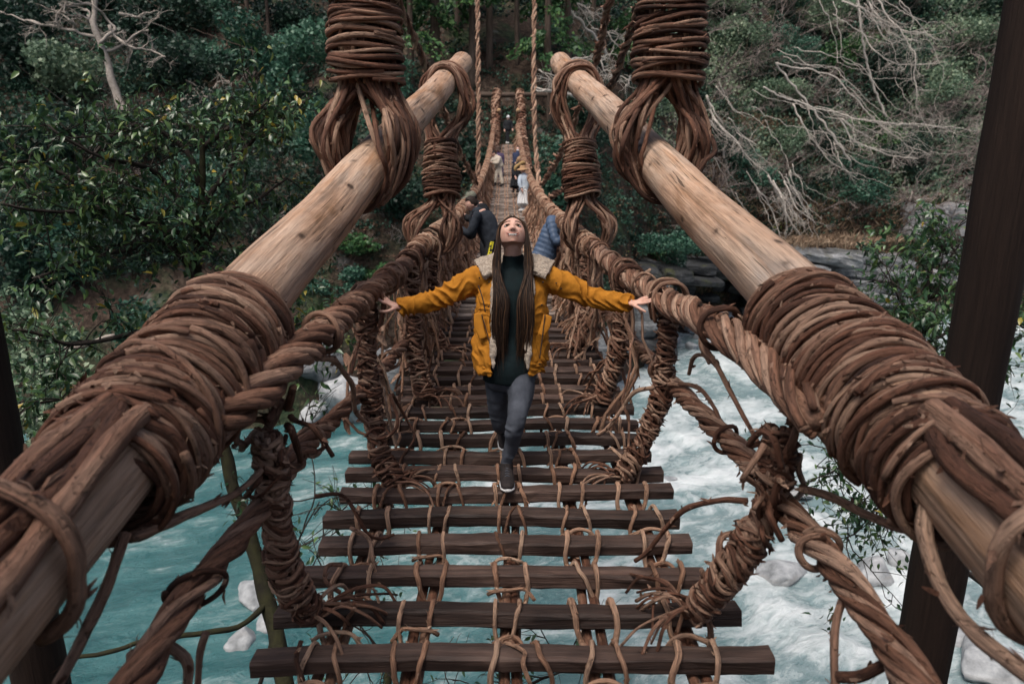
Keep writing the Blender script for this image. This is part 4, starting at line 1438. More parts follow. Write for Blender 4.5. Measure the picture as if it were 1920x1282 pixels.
def hanging_loop(parent, name, P_log, taxis, r_log, top_c, Rcol, n, r, over=False, spread=0.19, nturn=22, ztop=None, zbot=None, fat=1.0):
    """strands that carry the log: a U round the log gathered into a wrapped column.
    over=False: the column is above and the U passes under the log; over=True: the U passes over and the column hangs below"""
    sg = -1.0 if over else 1.0
    t = nrm(taxis)
    hz = nrm(np.cross(t, [0, 0, 1.0]))
    up = np.array([0, 0, 1.0])
    mbs = []
    H = abs(top_c[2] - P_log[2])
    for q in range(n):
        m = MB()
        dt = rng.normal(0, 0.085)
        w = spread * rng.uniform(0.66, 1.16)
        d0 = r_log * rng.uniform(1.08, 1.35)
        cc = P_log + t * dt
        ca = rng.uniform(0, 6.28)
        ce = top_c + np.array([math.cos(ca), math.sin(ca), 0]) * Rcol * rng.uniform(0.55, 0.92)
        cb = top_c + np.array([math.cos(ca + 2.4), math.sin(ca + 2.4), 0]) * Rcol * rng.uniform(0.55, 0.92)
        lft = -hz * abs(w)
        rgt = hz * abs(w)
        if (ce - top_c) @ hz > (cb - top_c) @ hz:
            ce, cb = cb, ce
        far = up * (1.0 * sg) * Rcol * 1.2
        j = lambda a: rng.normal(0, a, 3)
        pts = [ce + far, ce, cc + lft * 1.05 + up * sg * H * 0.45 + j(0.03), cc + lft * 0.95 + up * sg * 0.02 + j(0.02), cc + lft * 0.45 - up * sg * d0 * 0.95, cc + rgt * 0.45 - up * sg * d0 * 1.0, cc + rgt * 0.95 + up * sg * 0.02 + j(0.02), cc + rgt * 1.05 + up * sg * H * 0.45 + j(0.03), cb, cb + far]
        P = vine(m, pts, r * rng.uniform(0.75, 1.25), 0.045, 0.004, 7, 1.0, 8)
        mbs.append(m)
    bundle(name, mbs, M['vine'], parent, 'vine_strand')


def wrapped_column(parent, name, C, Rf, r, pitch, flk=14, mat_='vine', child='vine_turn', ncore=9, tiltamp=0.02, sides=7, base_tilt=0.0):
    """upright vines C bound with turns; Rf(s) radius"""
    s = arclen(C)
    frm = frame(C, np.array([0.3, 1.0, 0.05]))
    mbs = []
    core = MB()
    for q in range(ncore):
        a = 6.28 * q / ncore
        rr = np.array([Rf(x) for x in s]) * 0.72
        P = C + frm[1] * (rr * np.cos(a + 0.5 * s))[:, None] + frm[2] * (rr * np.sin(a + 0.5 * s))[:, None]
        P = P + wobble(len(P), s, 0.006, 6)
        tube(core, P, r * 1.15, 6, 0.12)
    mbs.append(core)
    cnt = int(s[-1] / pitch)
    tl = 0.0
    for q in range(int(cnt * 1.25)):
        m = MB()
        loose = q >= cnt
        tl = 0.7 * tl + rng.normal(0, tiltamp * 0.45)
        Rq = np.vectorize(lambda x, e_=(r * 1.2 if loose else r * rng.uniform(-0.3, 0.4)): Rf(x) + e_)
        f_ = rng.uniform(0.05, 0.95) if loose else (q + 0.4 + rng.normal(0, 0.15)) / cnt
        P = coil_path(C, frm, s, s[-1] * f_, rng.uniform(0, 6.28), rng.uniform(0.5, 1.0) if loose else rng.uniform(1.02, 1.15), rng.normal(0, pitch * 2) if loose else pitch * rng.uniform(0.5, 1.2), Rq, Rq, rng.normal(0, tiltamp * 1.5) if loose else base_tilt + tl, 0, 0, 0.04, 0.2)
        rr = r * (rng.uniform(0.5, 0.8) if loose else rng.uniform(0.72, 1.2))
        tube(m, P, rr, sides, 0.11, ref=frm[0][len(C) // 2])
        flakes(m, P, rr, flk, 0.018)
        mbs.append(m)
    return bundle(name, mbs, M[mat_], parent, child)


def log_beam(A, B, side, label):
    near = along(A, B, 0.75)
    e = empty('log_beam', near, label, 'log')
    ra, rb = 0.158, 0.135
    m = log_mesh(near, B, ra, rb, 90, 32, 0.018)
    part('log', m, M['log'], e)
    tdir = nrm(B - A)
    # pale cut face
    m = MB()
    tube(m, np.array([B + tdir * 0.004, B + tdir * 0.02]), rb * 0.93, 24, 0.01)
    part('cut_face', m, M['log_end'], e)
    # the big lashing where the handrail cable is tied to the log
    zs, ze = (2.74, 1.86) if side < 0 else (2.86, 1.88)
    axis = np.linspace(along(A, B, ze - 0.35), along(A, B, zs + 0.25), 60)
    s = arclen(axis)
    zc_ = (axis - CAMP) @ FWD
    s0, s1 = np.interp(ze, zc_, s), np.interp(zs, zc_, s)
    L = s1 - s0

    def prof(x):
        f = (np.asarray(x) - s0) / L
        return 0.184 + 0.026 * np.sin(np.pi * np.clip(f, 0, 1)) + 0.028 * np.exp(-((f - 0.97) / 0.16) ** 2)
    lash(e, axis, s, s0, s1, 33, 0.0138, -0.04, side, prof)
    # thick vines leaving the lashing along the log
    mbs = []
    starts = along(A, B, ze + 0.12)
    hz = nrm(np.cross(tdir, [0, 0, 1.0]))            # to the right seen along the log
    inn = hz * (1 if side < 0 else -1)               # towards the bridge
    upn = nrm(np.cross(hz, tdir))
    for q in range(4):
        a = math.radians(42 + q * 16 + rng.normal(0, 3))
        m = MB()
        rr = 0.0265 * rng.uniform(0.85, 1.2)
        pts = []
        for zc in (ze + 0.16, ze - 0.06, ze - 0.35, ze - 0.75, 0.6):
            c = along(A, B, zc)
            aa = a + rng.normal(0, 0.09)
            pts.append(c + (inn * math.cos(aa) + upn * math.sin(aa)) * (0.150 + rr * (0.0 if zc > ze else 0.9) + 0.008 * rng.normal()))
        P = vine(m, pts, rr, 0.03, 0.006, 11, 1.0, 10, 0.09)
        mbs.append(m)
    # one turn hooked over them
    m = MB()
    an_ = np.radians(np.linspace(112, -70, 26))
    zz_ = ze - 0.20 - 0.10 * np.linspace(0, 1, 26)
    rad_ = np.interp(np.degrees(an_), [-70, 0, 20, 40, 95, 112], [0.172, 0.178, 0.205, 0.226, 0.226, 0.19])
    P = np.array([along(A, B, z_) + (inn * math.cos(a_) + upn * math.sin(a_)) * r_ for a_, z_, r_ in zip(an_, zz_, rad_)])
    tube(m, P, 0.021, 10, 0.1)
    flakes(m, P, 0.024, 14, 0.025)
    mbs.append(m)
    bundle('trailing_vines', mbs, M['vine'], e, 'vine_strand')
    # tall vine column that carries the log from the lintel
    pl = along(A, B, 4.64 if side < 0 else 4.75)
    colb = U(688, 150, 4.64) if side < 0 else U(1252, 150, 4.75)
    hanging_loop(e, 'hanging_loop', pl, tdir, 0.15, colb, 0.21, 46, 0.0165, False, 0.24)
    C = np.linspace(colb - [0, 0, 0.03], [colb[0], colb[1], 4.75], 50)
    C = C + wobble(50, arclen(C), 0.008, 2)
    wrapped_column(e, 'hanging_column', C, lambda x: 0.232 + 0.012 * math.sin(9 * x), 0.0165, 0.034, 10)
    # lower loop near the tip, hanging down to the handrail
    pl = along(A, B, 7.75)
    colt = U(826, 268, 7.75) if side < 0 else U(1087, 268, 7.75)
    hanging_loop(e, 'hanging_loop', pl, tdir, 0.14, colt, 0.18, 32, 0.016, True, 0.235)
    colb = U(829, 372, 7.75) if side < 0 else U(1092, 372, 7.75)
    C = np.linspace(colb, colt, 24)
    wrapped_column(e, 'hanging_column', C, lambda x: 0.19 + 0.018 * math.sin(8 * x), 0.0145, 0.027, 8, tiltamp=0.015)
    rail = U(812, 455, 7.7) if side < 0 else U(1104, 455, 7.7)
    hanging_loop(e, 'rail_loop', rail, np.array([0, 1.0, 0]), 0.09, colb, 0.16, 28, 0.015, False, 0.23)
    return e


log_l = log_beam(LA, LB, -1, 'peeled log slanting up on the left, lashed with a thick vine wrap')
log_r = log_beam(RA, RB_, 1, 'peeled log slanting up on the right, lashed with a thick vine wrap')

# ------------------------------------------------------------------ the vine bridge
def deck_z(y):
    return 3.44 * np.clip((np.asarray(y, float) - 6) / 32.5, 0, 1.3) ** 2.5


def half_w(y):
    return np.interp(y, [2, 8, 20, 38], [1.0, 1.0, 0.86, 0.68])


def rail_x(y):
    return np.interp(y, [4, 8, 18, 38], [0.875, 0.875, 0.80, 0.62])


Y_END = 37.6
bridge = empty('vine_bridge', (0, 2.0, 0), 'suspension bridge of twisted vines with a ladder like deck of dark planks', 'bridge')

# planks: hewn squared timbers
plank_meshes = []
for v in range(9):
    m = MB()
    n = 26
    x = np.linspace(-1, 1, n)
    w, h, ch = rng.uniform(0.046, 0.054), rng.uniform(0.034, 0.039), 0.010
    sec = np.array([[-w, -h + ch], [-w + ch, -h], [w - ch, -h], [w, -h + ch], [w, h - ch], [w - ch, h], [-w + ch, h], [-w, h - ch]])
    k8 = len(sec)
    ph = rng.uniform(0, 6.28, 6)
    V = np.zeros((n, k8, 3))
    for q in range(k8):
        ww = 1 + 0.08 * np.sin(x * 5 + ph[0] + q) + 0.05 * np.sin(x * 13 + ph[1] + q * 2.1) + rng.normal(0, 0.03, n)
        V[:, q, 0] = x
        V[:, q, 1] = sec[q, 0] * ww + 0.008 * np.sin(x * 2.2 + ph[2])
        V[:, q, 2] = sec[q, 1] * (1 + 0.12 * np.sin(x * 4 + ph[3] + q) + rng.normal(0, 0.05, n)) + 0.009 * np.sin(x * 3.1 + ph[4])
    i_ = np.arange(n - 1)[:, None] * k8
    j_ = np.arange(k8)[None, :]
    q_ = np.stack([i_ + j_, i_ + k8 + j_, i_ + k8 + (j_ + 1) % k8, i_ + (j_ + 1) % k8], -1).reshape(-1, 4)
    Vf = V.reshape(-1, 3)
    c0, c1 = len(Vf), len(Vf) + 1
    Vf = np.vstack([Vf, V[0].mean(0), V[-1].mean(0)])
    kk = np.arange(k8)
    tr = np.vstack([np.stack([kk, (kk + 1) % k8, np.full(k8, c0)], -1), np.stack([(n - 1) * k8 + (kk + 1) % k8, (n - 1) * k8 + kk, np.full(k8, c1)], -1)])
    m.add(Vf, q_, tr, Vf + [v * 7.3, v * 1.9, v], rng.uniform())
    pair = []
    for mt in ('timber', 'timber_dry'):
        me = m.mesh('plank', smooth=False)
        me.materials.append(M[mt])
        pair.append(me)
    plank_meshes.append(pair)

PITCH_Y = 0.285
STR = [-0.73, -0.375, 0.02, 0.38, 0.77]

# ties: two turns of split vine over the plank and a knot on the runner behind it
tie_meshes = []
for v in range(12):
    m = MB()
    wv = rng.uniform(0.045, 0.075)
    for sgx in (-1, 1):
        x0 = sgx * wv + rng.normal(0, 0.01)
        sl = rng.normal(0, 0.018)
        r = rng.uniform(0.0100, 0.0145)
        loop = [[x0 + sl, 0.075, -0.075], [x0 + sl * 0.5, 0.060, 0.012], [x0, 0.040, 0.046], [x0 - sl * 0.3, -0.03, 0.047], [x0 - sl, -0.058, 0.022], [x0 - sl * 1.6, -0.064, -0.035], [x0 - sl * 2 - sgx * 0.012, -0.075, -0.085], [x0 - sl * 2 - sgx * 0.02, -0.13, -0.075], [x0 - sl * 2 - sgx * 0.01, -0.215, -0.06]]
        P = vine(m, np.array(loop), r, 0.014, 0.002, 7, 0.9, 18, 0.12)
    if v % 3 != 2:
        yk = -0.115 + rng.normal(0, 0.015)
        zz = -0.045 + rng.normal(0, 0.01)
        P = vine(m, np.array([[-wv * 1.35, yk + 0.01, zz - 0.02], [-wv * 0.9, yk - 0.012, zz + 0.012], [0, yk + rng.normal(0, 0.012), zz + 0.022], [wv * 0.9, yk + 0.005, zz + 0.01], [wv * 1.5, yk - 0.02, zz - 0.03]]), rng.uniform(0.0095, 0.0135), 0.014, 0.002, 7, 0.8, 22)
    if v % 4 == 1:
        a = rng.uniform(-1, 1)
        vine(m, np.array([[wv * 0.6, -0.1, -0.03], [wv * 0.2, -0.07, 0.04], [-0.02 * a, -0.02, 0.054], [-wv * 0.7, 0.05, 0.04], [-wv * 0.9, 0.1, -0.04]]), 0.009, 0.014, 0.002, 7, 0.8, 20)
    me = m.mesh('vine_tie')
    me.materials.append(M['tie'])
    tie_meshes.append(me)

far_tie = MB()
K0, K1 = -2, int((Y_END - 2.32) / PITCH_Y)
for kq in range(K0, K1 + 1):
    y = 2.32 + PITCH_Y * kq + rng.normal(0, 0.012)
    z = float(deck_z(y))
    hw = float(half_w(y)) * rng.uniform(0.955, 1.03)
    xo = rng.normal(0, 0.025)
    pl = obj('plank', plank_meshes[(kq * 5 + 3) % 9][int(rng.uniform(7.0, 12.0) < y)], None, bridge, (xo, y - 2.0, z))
    flip = -1 if kq % 2 else 1
    pl.scale = (hw * flip, 1, 1)
    pl.rotation_euler = (rng.normal(0, 0.05), rng.normal(0, 0.004), rng.normal(0, 0.010) * flip)
    for sx in STR:
        f = float(half_w(y))
        if kq <= 30:
            t = obj('vine_tie', tie_meshes[rng.integers(12)], None, pl)
            t.location = ((sx * f - xo + rng.normal(0, 0.012)) / (hw * flip), 0, 0)
            t.scale = (1 / (hw * flip) * rng.choice([-1, 1]) * rng.uniform(0.85, 1.15), 1, 1)
        else:
            for sg in (-1, 1):
                x0 = sx * f + sg * 0.05 + rng.normal(0, 0.01)
                P = np.array([[x0, y + 0.07, z - 0.05], [x0, y + 0.04, z + 0.06], [x0 + rng.normal(0, 0.01), y - 0.05, z + 0.058], [x0, y - 0.075, z - 0.06], [x0 + rng.normal(0, 0.01), y - 0.21, z - 0.02]])
                tube(far_tie, P, 0.013, 4, 0, cap=False)
o_ = part('vine_ties', far_tie, M['tie'], bridge)
o_['kind'] = 'stuff'
# runners under the planks
for sx in STR:
    for sg in (-1, 1):
        m = MB()
        ya = np.arange(1.6, Y_END, 0.22)
        P = np.stack([sx * half_w(ya) + sg * 0.024, ya, deck_z(ya) - 0.085], -1) + wobble(len(ya), ya, 0.006, 3)
        tube(m, P, 0.024, 7, 0.12)
        flakes(m, P[:50], 0.024, 60, 0.03)
        part('runner_vine', m, M['vine'], bridge)


# ---- cables
def cable_path(near, xf, zf, y0, step):
    ya = np.arange(y0, Y_END + 0.6, 0.5)
    far = np.stack([xf(ya), ya, deck_z(ya) + zf(ya)], -1)
    return smoothpath(np.vstack([near, far]), step=step)


def cable(name, C, R, n, r, pitch, flk, ncore=0):
    """strands with a core; near strands are long sub-parts"""
    mbs = []
    s = arclen(C)
    if ncore:
        m = MB()
        tube(m, C, np.full(len(C), R * 0.72), 8, 0.05)
        mbs.append(m)
    for P in rope_strands(C, R, n, r, pitch, phase=rng.uniform(0, 6)):
        m = MB()
        P = P + wobble(len(P), s, 0.004, 6)
        rr = r * rng.uniform(0.85, 1.15) * (1 + 0.1 * np.sin(s * 3 + rng.uniform(0, 6)))
        tube(m, P, rr, 7, 0.1, lfreq=20)
        nn = int(len(P) * 0.35)
        flakes(m, P[:nn], r, flk, 0.019)
        mbs.append(m)
    return bundle(name, mbs, M['cable'], bridge, 'vine_strand')


def zrail(y):
    return np.interp(y, [4, 20, 38], [1.13, 1.08, 0.95])


def zlow(y):
    return np.interp(y, [5, 10, 38], [0.50, 0.48, 0.42])


up_l = cable_path(UP((395, 800, 2.2), (470, 745, 2.38), (560, 664, 2.72), (640, 592, 3.36), (702, 543, 4.3), (752, 503, 5.4)), lambda y: -rail_x(y), zrail, 7.2, 0.05)
up_r = cable_path(UP((1540, 790, 2.25), (1480, 735, 2.45), (1420, 668, 2.72), (1330, 602, 3.15), (1248, 563, 4.1), (1160, 505, 5.4)), lambda y: rail_x(y) + 0.03, zrail, 7.2, 0.05)
lo_l = cable_path(UP((215, 1330, 1.62), (300, 1195, 1.86), (400, 1060, 2.2), (485, 958, 2.55), (562, 850, 3.05), (630, 780, 3.75), (700, 712, 4.6), (762, 635, 5.9)), lambda y: -rail_x(y) - 0.06, zlow, 7.6, 0.05)
lo_r = cable_path(UP((1735, 1310, 1.66), (1640, 1162, 1.95), (1520, 1010, 2.4), (1425, 890, 2.9), (1345, 805, 3.4), (1278, 738, 3.95), (1200, 655, 5.3)), lambda y: rail_x(y) + 0.08, zlow, 7.6, 0.05)
cable('handrail_cable', up_l, 0.048, 7, 0.0245, 0.62, 130, 1)
cable('handrail_cable', up_r, 0.056, 12, 0.018, 0.80, 130, 1)
cable('lower_cable', lo_l, 0.031, 5, 0.0195, 0.7, 150, 1)
cable('lower_cable', lo_r, 0.037, 8, 0.0155, -0.7, 150, 1)


# ---- bindings round the cables
def binding(C, zc, R, n, r, label=None, lean=0.03):
    s = arclen(C)
    z_ = (C - CAMP) @ FWD
    s0 = np.interp(zc, z_, s)
    frm = frame(C, np.array([0, 0, 1.0]))
    for q in range(n):
        m = MB()
        P = coil_path(C, frm, s, s0 + rng.normal(0, 0.012) + (q - n / 2) * r * 1.7, rng.uniform(0, 6.28), rng.uniform(1.02, 1.3), rng.normal(0, 0.02), R * rng.uniform(0.98, 1.12), R * rng.uniform(0.98, 1.12), rng.normal(0, lean))
        tube(m, P, r * rng.uniform(0.8, 1.2), 8, 0.1)
        flakes(m, P, r, 8, 0.02)
        part('vine_binding', m, M['vine'], bridge)


for zc, n in ((3.05, 1), (4.7, 1), (5.1, 2), (5.75, 1), (6.4, 2)):
    binding(up_l, zc, 0.084, n, 0.012)
for zc, n in ((3.05, 1), (4.6, 1), (5.0, 2), (5.8, 1), (6.5, 2)):
    binding(up_r, zc, 0.088, n, 0.012)
for zc, n in ((3.2, 1), (5.2, 2), (6.0, 2), (2.1, 1)):
    binding(lo_l, zc, 0.060, n, 0.011)
for zc, n in ((3.3, 1), (4.6, 2), (5.8, 2), (2.35, 1)):
    binding(lo_r, zc, 0.062, n, 0.011)


# ---- wrapped hangers between handrail, lower cable and deck
def hanger(pts, R0, R1, r, pitch, ncore=6, foot=True, side=-1, over=True):
    C = smoothpath(pts, step=0.03)
    s = arclen(C)
    Rf = lambda x: R0 + (R1 - R0) * min(max(x / s[-1], 0), 1) + 0.006 * math.sin(13 * x)
    e = wrapped_column(bridge, 'hanger', C, Rf, r, pitch, 10, ncore=ncore, tiltamp=R0 * 0.28, base_tilt=R0 * 0.55)
    if foot:                                     # ends spread over the planks
        for q in range(11):
            m = MB()
            p = C[-1]
            d = np.array([-side * rng.uniform(0.1, 0.34), rng.uniform(-0.22, 0.30), 0])
            pts_ = [C[-6] + rng.normal(0, R1 * 0.6, 3), p + rng.normal(0, R1 * 0.5, 3), p + d * 0.45 + [0, 0, 0.025 + 0.02 * rng.uniform()], p + d * 0.8 + [0, 0, 0.01], p + d + [0, rng.normal(0, 0.05), -0.08]]
            P = vine(m, np.array(pts_), r * rng.uniform(0.6, 1.0), 0.025, 0.004, 6, 0.7, 16)
            part('vine_tail', m, M['vine'], e)
    if over:                                     # loop over the handrail
        for q in range(6):
            m = MB()
            p = C[0]
            a = rng.normal(0, 0.035)
            ring = [p + [-0.085, a, -0.14], p + [-0.105, a, 0.0], p + [-0.06, a + 0.01, 0.09], p + [0.05, a, 0.095], p + [0.105, a, 0.0], p + [0.075, a + rng.normal(0, 0.02), -0.16]]
            vine(m, np.array(ring), r * rng.uniform(0.8, 1.15), 0.02, 0.003, 7, 1.0, 12)
            part('vine_loop', m, M['vine'], e)
    return e


hanger(UP((500, 815, 2.55), (512, 900, 2.6), (520, 985, 2.66), (540, 1080, 2.72), (582, 1150, 2.85)), 0.047, 0.056, 0.0115, 0.020, 6, True, -1, False)
hanger(UP((688, 562, 4.22), (688, 660, 4.3), (697, 760, 4.3), (712, 850, 4.28), (742, 905, 4.2)), 0.054, 0.058, 0.0105, 0.021, 6, True, -1)
hanger(UP((768, 492, 5.75), (772, 580, 5.8), (778, 670, 5.75), (800, 745, 5.65)), 0.066, 0.066, 0.0115, 0.027, 6, True, -1)
hanger(UP((808, 462, 7.4), (808, 540, 7.4), (812, 610, 7.3), (830, 660, 7.2)), 0.066, 0.066, 0.012, 0.03, 6, True, -1)
hanger(UP((1462, 800, 2.62), (1456, 880, 2.62), (1432, 970, 2.64), (1368, 1070, 2.7), (1310, 1140, 2.86)), 0.050, 0.058, 0.0115, 0.020, 6, True, 1, False)
hanger(UP((1256, 560, 4.12), (1250, 650, 4.16), (1240, 740, 4.2), (1205, 830, 4.26), (1165, 895, 4.3)), 0.052, 0.056, 0.0105, 0.021, 6, True, 1)
hanger(UP((1172, 512, 5.3), (1168, 590, 5.4), (1160, 660, 5.4), (1128, 750, 5.5)), 0.066, 0.066, 0.0115, 0.027, 6, True, 1)
hanger(UP((1100, 462, 7.3), (1102, 540, 7.3), (1096, 600, 7.2), (1078, 655, 7.1)), 0.066, 0.066, 0.012, 0.03, 6, True, 1)

# ---- netting of thinner vines that thickens with distance
for side in (-1, 1):
    for ya_, yb_ in ((4.2, 9.0), (9.0, 16.0), (16.0, 26.0), (26.0, Y_END)):
        net, net2 = MB(), MB()
        y = ya_
        while y < yb_:
            st = 0.16 if y > 6.5 else 0.34
            y += st * rng.uniform(0.6, 1.4)
            dense = 2 if y < 6.5 else (5 if y < 14 else 3)
            for q in range(dense):
                yt = y + rng.normal(0, 0.12)
                xr, xw = side * float(rail_x(yt)), side * (float(half_w(yt)) - rng.uniform(0.02, 0.34))
                zt = float(deck_z(yt)) + float(zrail(yt))
                zb = float(deck_z(yt)) + 0.05
                sl = rng.normal(0, 0.42)
                bow = side * rng.uniform(-0.05, 0.14)
                j = lambda a: rng.normal(0, a, 3)
                pts = np.array([[xr, yt, zt + 0.03], [xr + bow, yt + sl * 0.3, zt * 0.62 + zb * 0.38], [xr * 0.5 + xw * 0.5 + bow, yt + sl * 0.7, zt * 0.3 + zb * 0.7], [xw, yt + sl, zb]]) + rng.normal(0, 0.025, (4, 3))
                mm = net if rng.uniform() < (0.6 if y < 8 else 0.35) else net2
                P = smoothpath(pts, n=10 if y < 14 else 6)
                P = P + wobble(len(P), arclen(P), 0.036, 7)
                rr = rng.uniform(0.007, 0.017) if y < 9 else rng.uniform(0.010, 0.030)
                tube(mm, P, rr, 5 if y < 14 else 4, 0.1, cap=False)
                if y < 18:
                    flakes(mm, P, rr, 9, 0.06)
            # short curls round the rail
            if y > 6.5:
                c = np.array([side * float(rail_x(y)), y, float(deck_z(y)) + float(zrail(y))])
                a = np.linspace(0, 6.9, 10) + rng.uniform(0, 6)
                R_ = rng.uniform(0.085, 0.115)
                P = c + np.stack([R_ * np.cos(a), np.linspace(-0.05, 0.05, 10) * rng.choice([-1, 1]), R_ * np.sin(a)], -1)
                tube(net2, P, rng.uniform(0.012, 0.019), 5, 0.1, cap=False)
        part('vine_netting', net, M['cable'], bridge, kind='stuff')
        part('vine_netting', net2, M['tie'], bridge, kind='stuff')

# ---- single loose vines near the camera (thin, curling)
LOOSE = [
    ([(245, 1010, 1.95), (330, 975, 2.05), (400, 945, 2.2), (450, 920, 2.35), (490, 880, 2.5)], 0.018, 0.6),
    ([(240, 1000, 1.85), (205, 1090, 1.8), (150, 1200, 1.75), (95, 1300, 1.7)], 0.0165, 0.9),
    ([(590, 930, 3.2), (640, 925, 3.3), (668, 960, 3.3), (690, 1000, 3.35), (715, 1010, 3.45), (740, 1003, 3.45)], 0.011, 0.7),
    ([(655, 990, 3.3), (690, 1010, 3.3), (700, 1060, 3.25), (712, 1100, 3.2)], 0.010, 0.8),
    ([(600, 672, 3.0), (630, 680, 3.3), (660, 720, 3.6), (668, 770, 3.8), (690, 800, 4.0)], 0.016, 0.8),
    ([(660, 700, 3.9), (668, 660, 4.0), (680, 630, 4.1)], 0.011, 0.6),
    ([(730, 740, 4.3), (745, 790, 4.2), (730, 815, 4.2), (700, 822, 4.25)], 0.012, 0.8),
    ([(735, 740, 4.4), (765, 790, 4.5), (778, 820, 4.45), (760, 850, 4.4)], 0.010, 0.7),
    ([(1330, 585, 3.15), (1318, 640, 3.1), (1345, 690, 3.0), (1385, 760, 2.9), (1430, 845, 2.75)], 0.012, 0.8),
    ([(1325, 580, 3.2), (1318, 610, 3.15), (1316, 650, 3.1), (1340, 680, 3.05), (1345, 678, 3.05)], 0.017, 0.9),
    ([(1290, 700, 3.7), (1300, 670, 3.6), (1320, 665, 3.5), (1330, 680, 3.45)], 0.012, 0.8),
    ([(1275, 720, 3.95), (1310, 725, 3.7), (1335, 760, 3.5), (1345, 780, 3.45), (1350, 810, 3.4)], 0.014, 0.7),
    ([(1225, 725, 4.0), (1190, 735, 4.1), (1165, 770, 4.2), (1140, 800, 4.25), (1120, 815, 4.3)], 0.014, 0.8),
    ([(1400, 940, 2.85), (1350, 938, 2.9), (1290, 950, 3.0), (1250, 985, 3.1), (1215, 1030, 3.2), (1190, 1050, 3.25)], 0.014, 0.75),
    ([(1500, 915, 2.6), (1560, 935, 2.5), (1620, 965, 2.35), (1680, 990, 2.2), (1730, 998, 2.1)], 0.017, 0.85),
    ([(1745, 905, 1.95), (1730, 980, 1.9), (1750, 1060, 1.85), (1800, 1150, 1.75), (1900, 1240, 1.6), (1990, 1300, 1.5)], 0.022, 0.9),
    ([(1345, 1050, 2.75), (1350, 1010, 2.8), (1375, 1000, 2.8), (1400, 1005, 2.8)], 0.014, 0.8),
    ([(1570, 1330, 1.95), (1566, 1220, 2.0), (1574, 1150, 2.08), (1590, 1100, 2.14)], 0.013, 0.9),
    ([(1568, 1268, 1.93), (1610, 1268, 1.9), (1650, 1250, 1.85), (1690, 1225, 1.82)], 0.016, 0.9),
    ([(255, 1225, 1.95), (262, 1260, 1.9), (280, 1300, 1.9)], 0.026, 0.9),
    ([(260, 1222, 1.95), (300, 1205, 1.95), (330, 1215, 1.95), (352, 1240, 1.95), (350, 1290, 1.95)], 0.018, 0.8),
    ([(390, 1190, 2.1), (378, 1230, 2.1), (372, 1300, 2.1)], 0.012, 0.8),
    ([(640, 1060, 3.1), (615, 1062, 3.05), (612, 1090, 3.0), (640, 1110, 3.0)], 0.011, 0.8),
    ([(565, 1200, 2.62), (555, 1235, 2.6), (568, 1275, 2.58)], 0.010, 0.8),
]
for pts, r, tp in LOOSE:
    m = MB()
    vine(m, UP(*pts), r, 0.02, 0.004, 8, tp, 30)
    part('loose_vine', m, M['vine'], bridge)
# splinters and loops where lashing meets hanger (left) and tangled stub below right lashing
for base, zc, n, dx in (((530, 775), 2.6, 7, 1), ((1465, 860), 2.58, 8, -1)):
    for q in range(n):
        m = MB()
        x, y = base[0] + rng.normal(0, 22), base[1] + rng.normal(0, 45)
        pts = [(x, y, zc + rng.normal(0, 0.05))]
        for w in range(4):
            x += rng.normal(0, 22)
            y += rng.normal(14, 24)
            pts.append((x, y, zc + rng.normal(0, 0.07)))
        vine(m, UP(*pts), rng.uniform(0.012, 0.02), 0.02, 0.004, 7, 0.7, 30)
        part('loose_vine', m, M['vine'], bridge)

# ------------------------------------------------------------------ suspension ropes from the trees
for pts, R, lab in [
    ([U(893, -420, 20), U(895, -40, 20), U(897, 200, 20), U(896, 345, 20.2), U(890, 395, 20)], 0.075, 'thin vertical hanging rope left of the deck reaching the far handrail'),
    ([U(1003, -420, 20), U(1002, -40, 20), U(1001, 180, 20), U(1006, 300, 20), U(1016, 375, 19.5)], 0.075, 'thin vertical hanging rope right of the deck reaching the far handrail'),
    ([U(690, -130, 9.5), U(745, 0, 11), U(800, 130, 13), U(862, 285, 16), U(893, 345, 18)], 0.075, 'slanting rope passing behind the left vine column'),
    ([U(1180, -130, 10), U(1143, 0, 11), U(1112, 130, 13), U(1052, 285, 16), U(1016, 345, 18.5)], 0.075, 'slanting rope left of the right vine column'),
    ([U(1250, -110, 9.5), U(1203, 0, 10.5), U(1150, 150, 12.5), U(1075, 330, 15.5), U(1030, 372, 17)], 0.08, 'slanting rope closest to the right vine column'),
]:
    C = smoothpath(pts, step=0.09)
    e = empty('suspension_rope', C[-1], lab, 'rope')
    for q, P in enumerate(rope_strands(C, R * 0.55, 3, 0.04, 0.7, ref=(0.2, 1, 0.1))):
        m = MB()
        P = P + wobble(len(P), arclen(P), 0.012, 5)
        tube(m, P, 0.034 * rng.uniform(0.8, 1.2), 6, 0.2, lfreq=14)
        flakes(m, P, 0.035, 120, 0.06)
        part('vine_strand', m, M['tie'] if 'vertical' in lab and q < 2 else M['vine'], e)

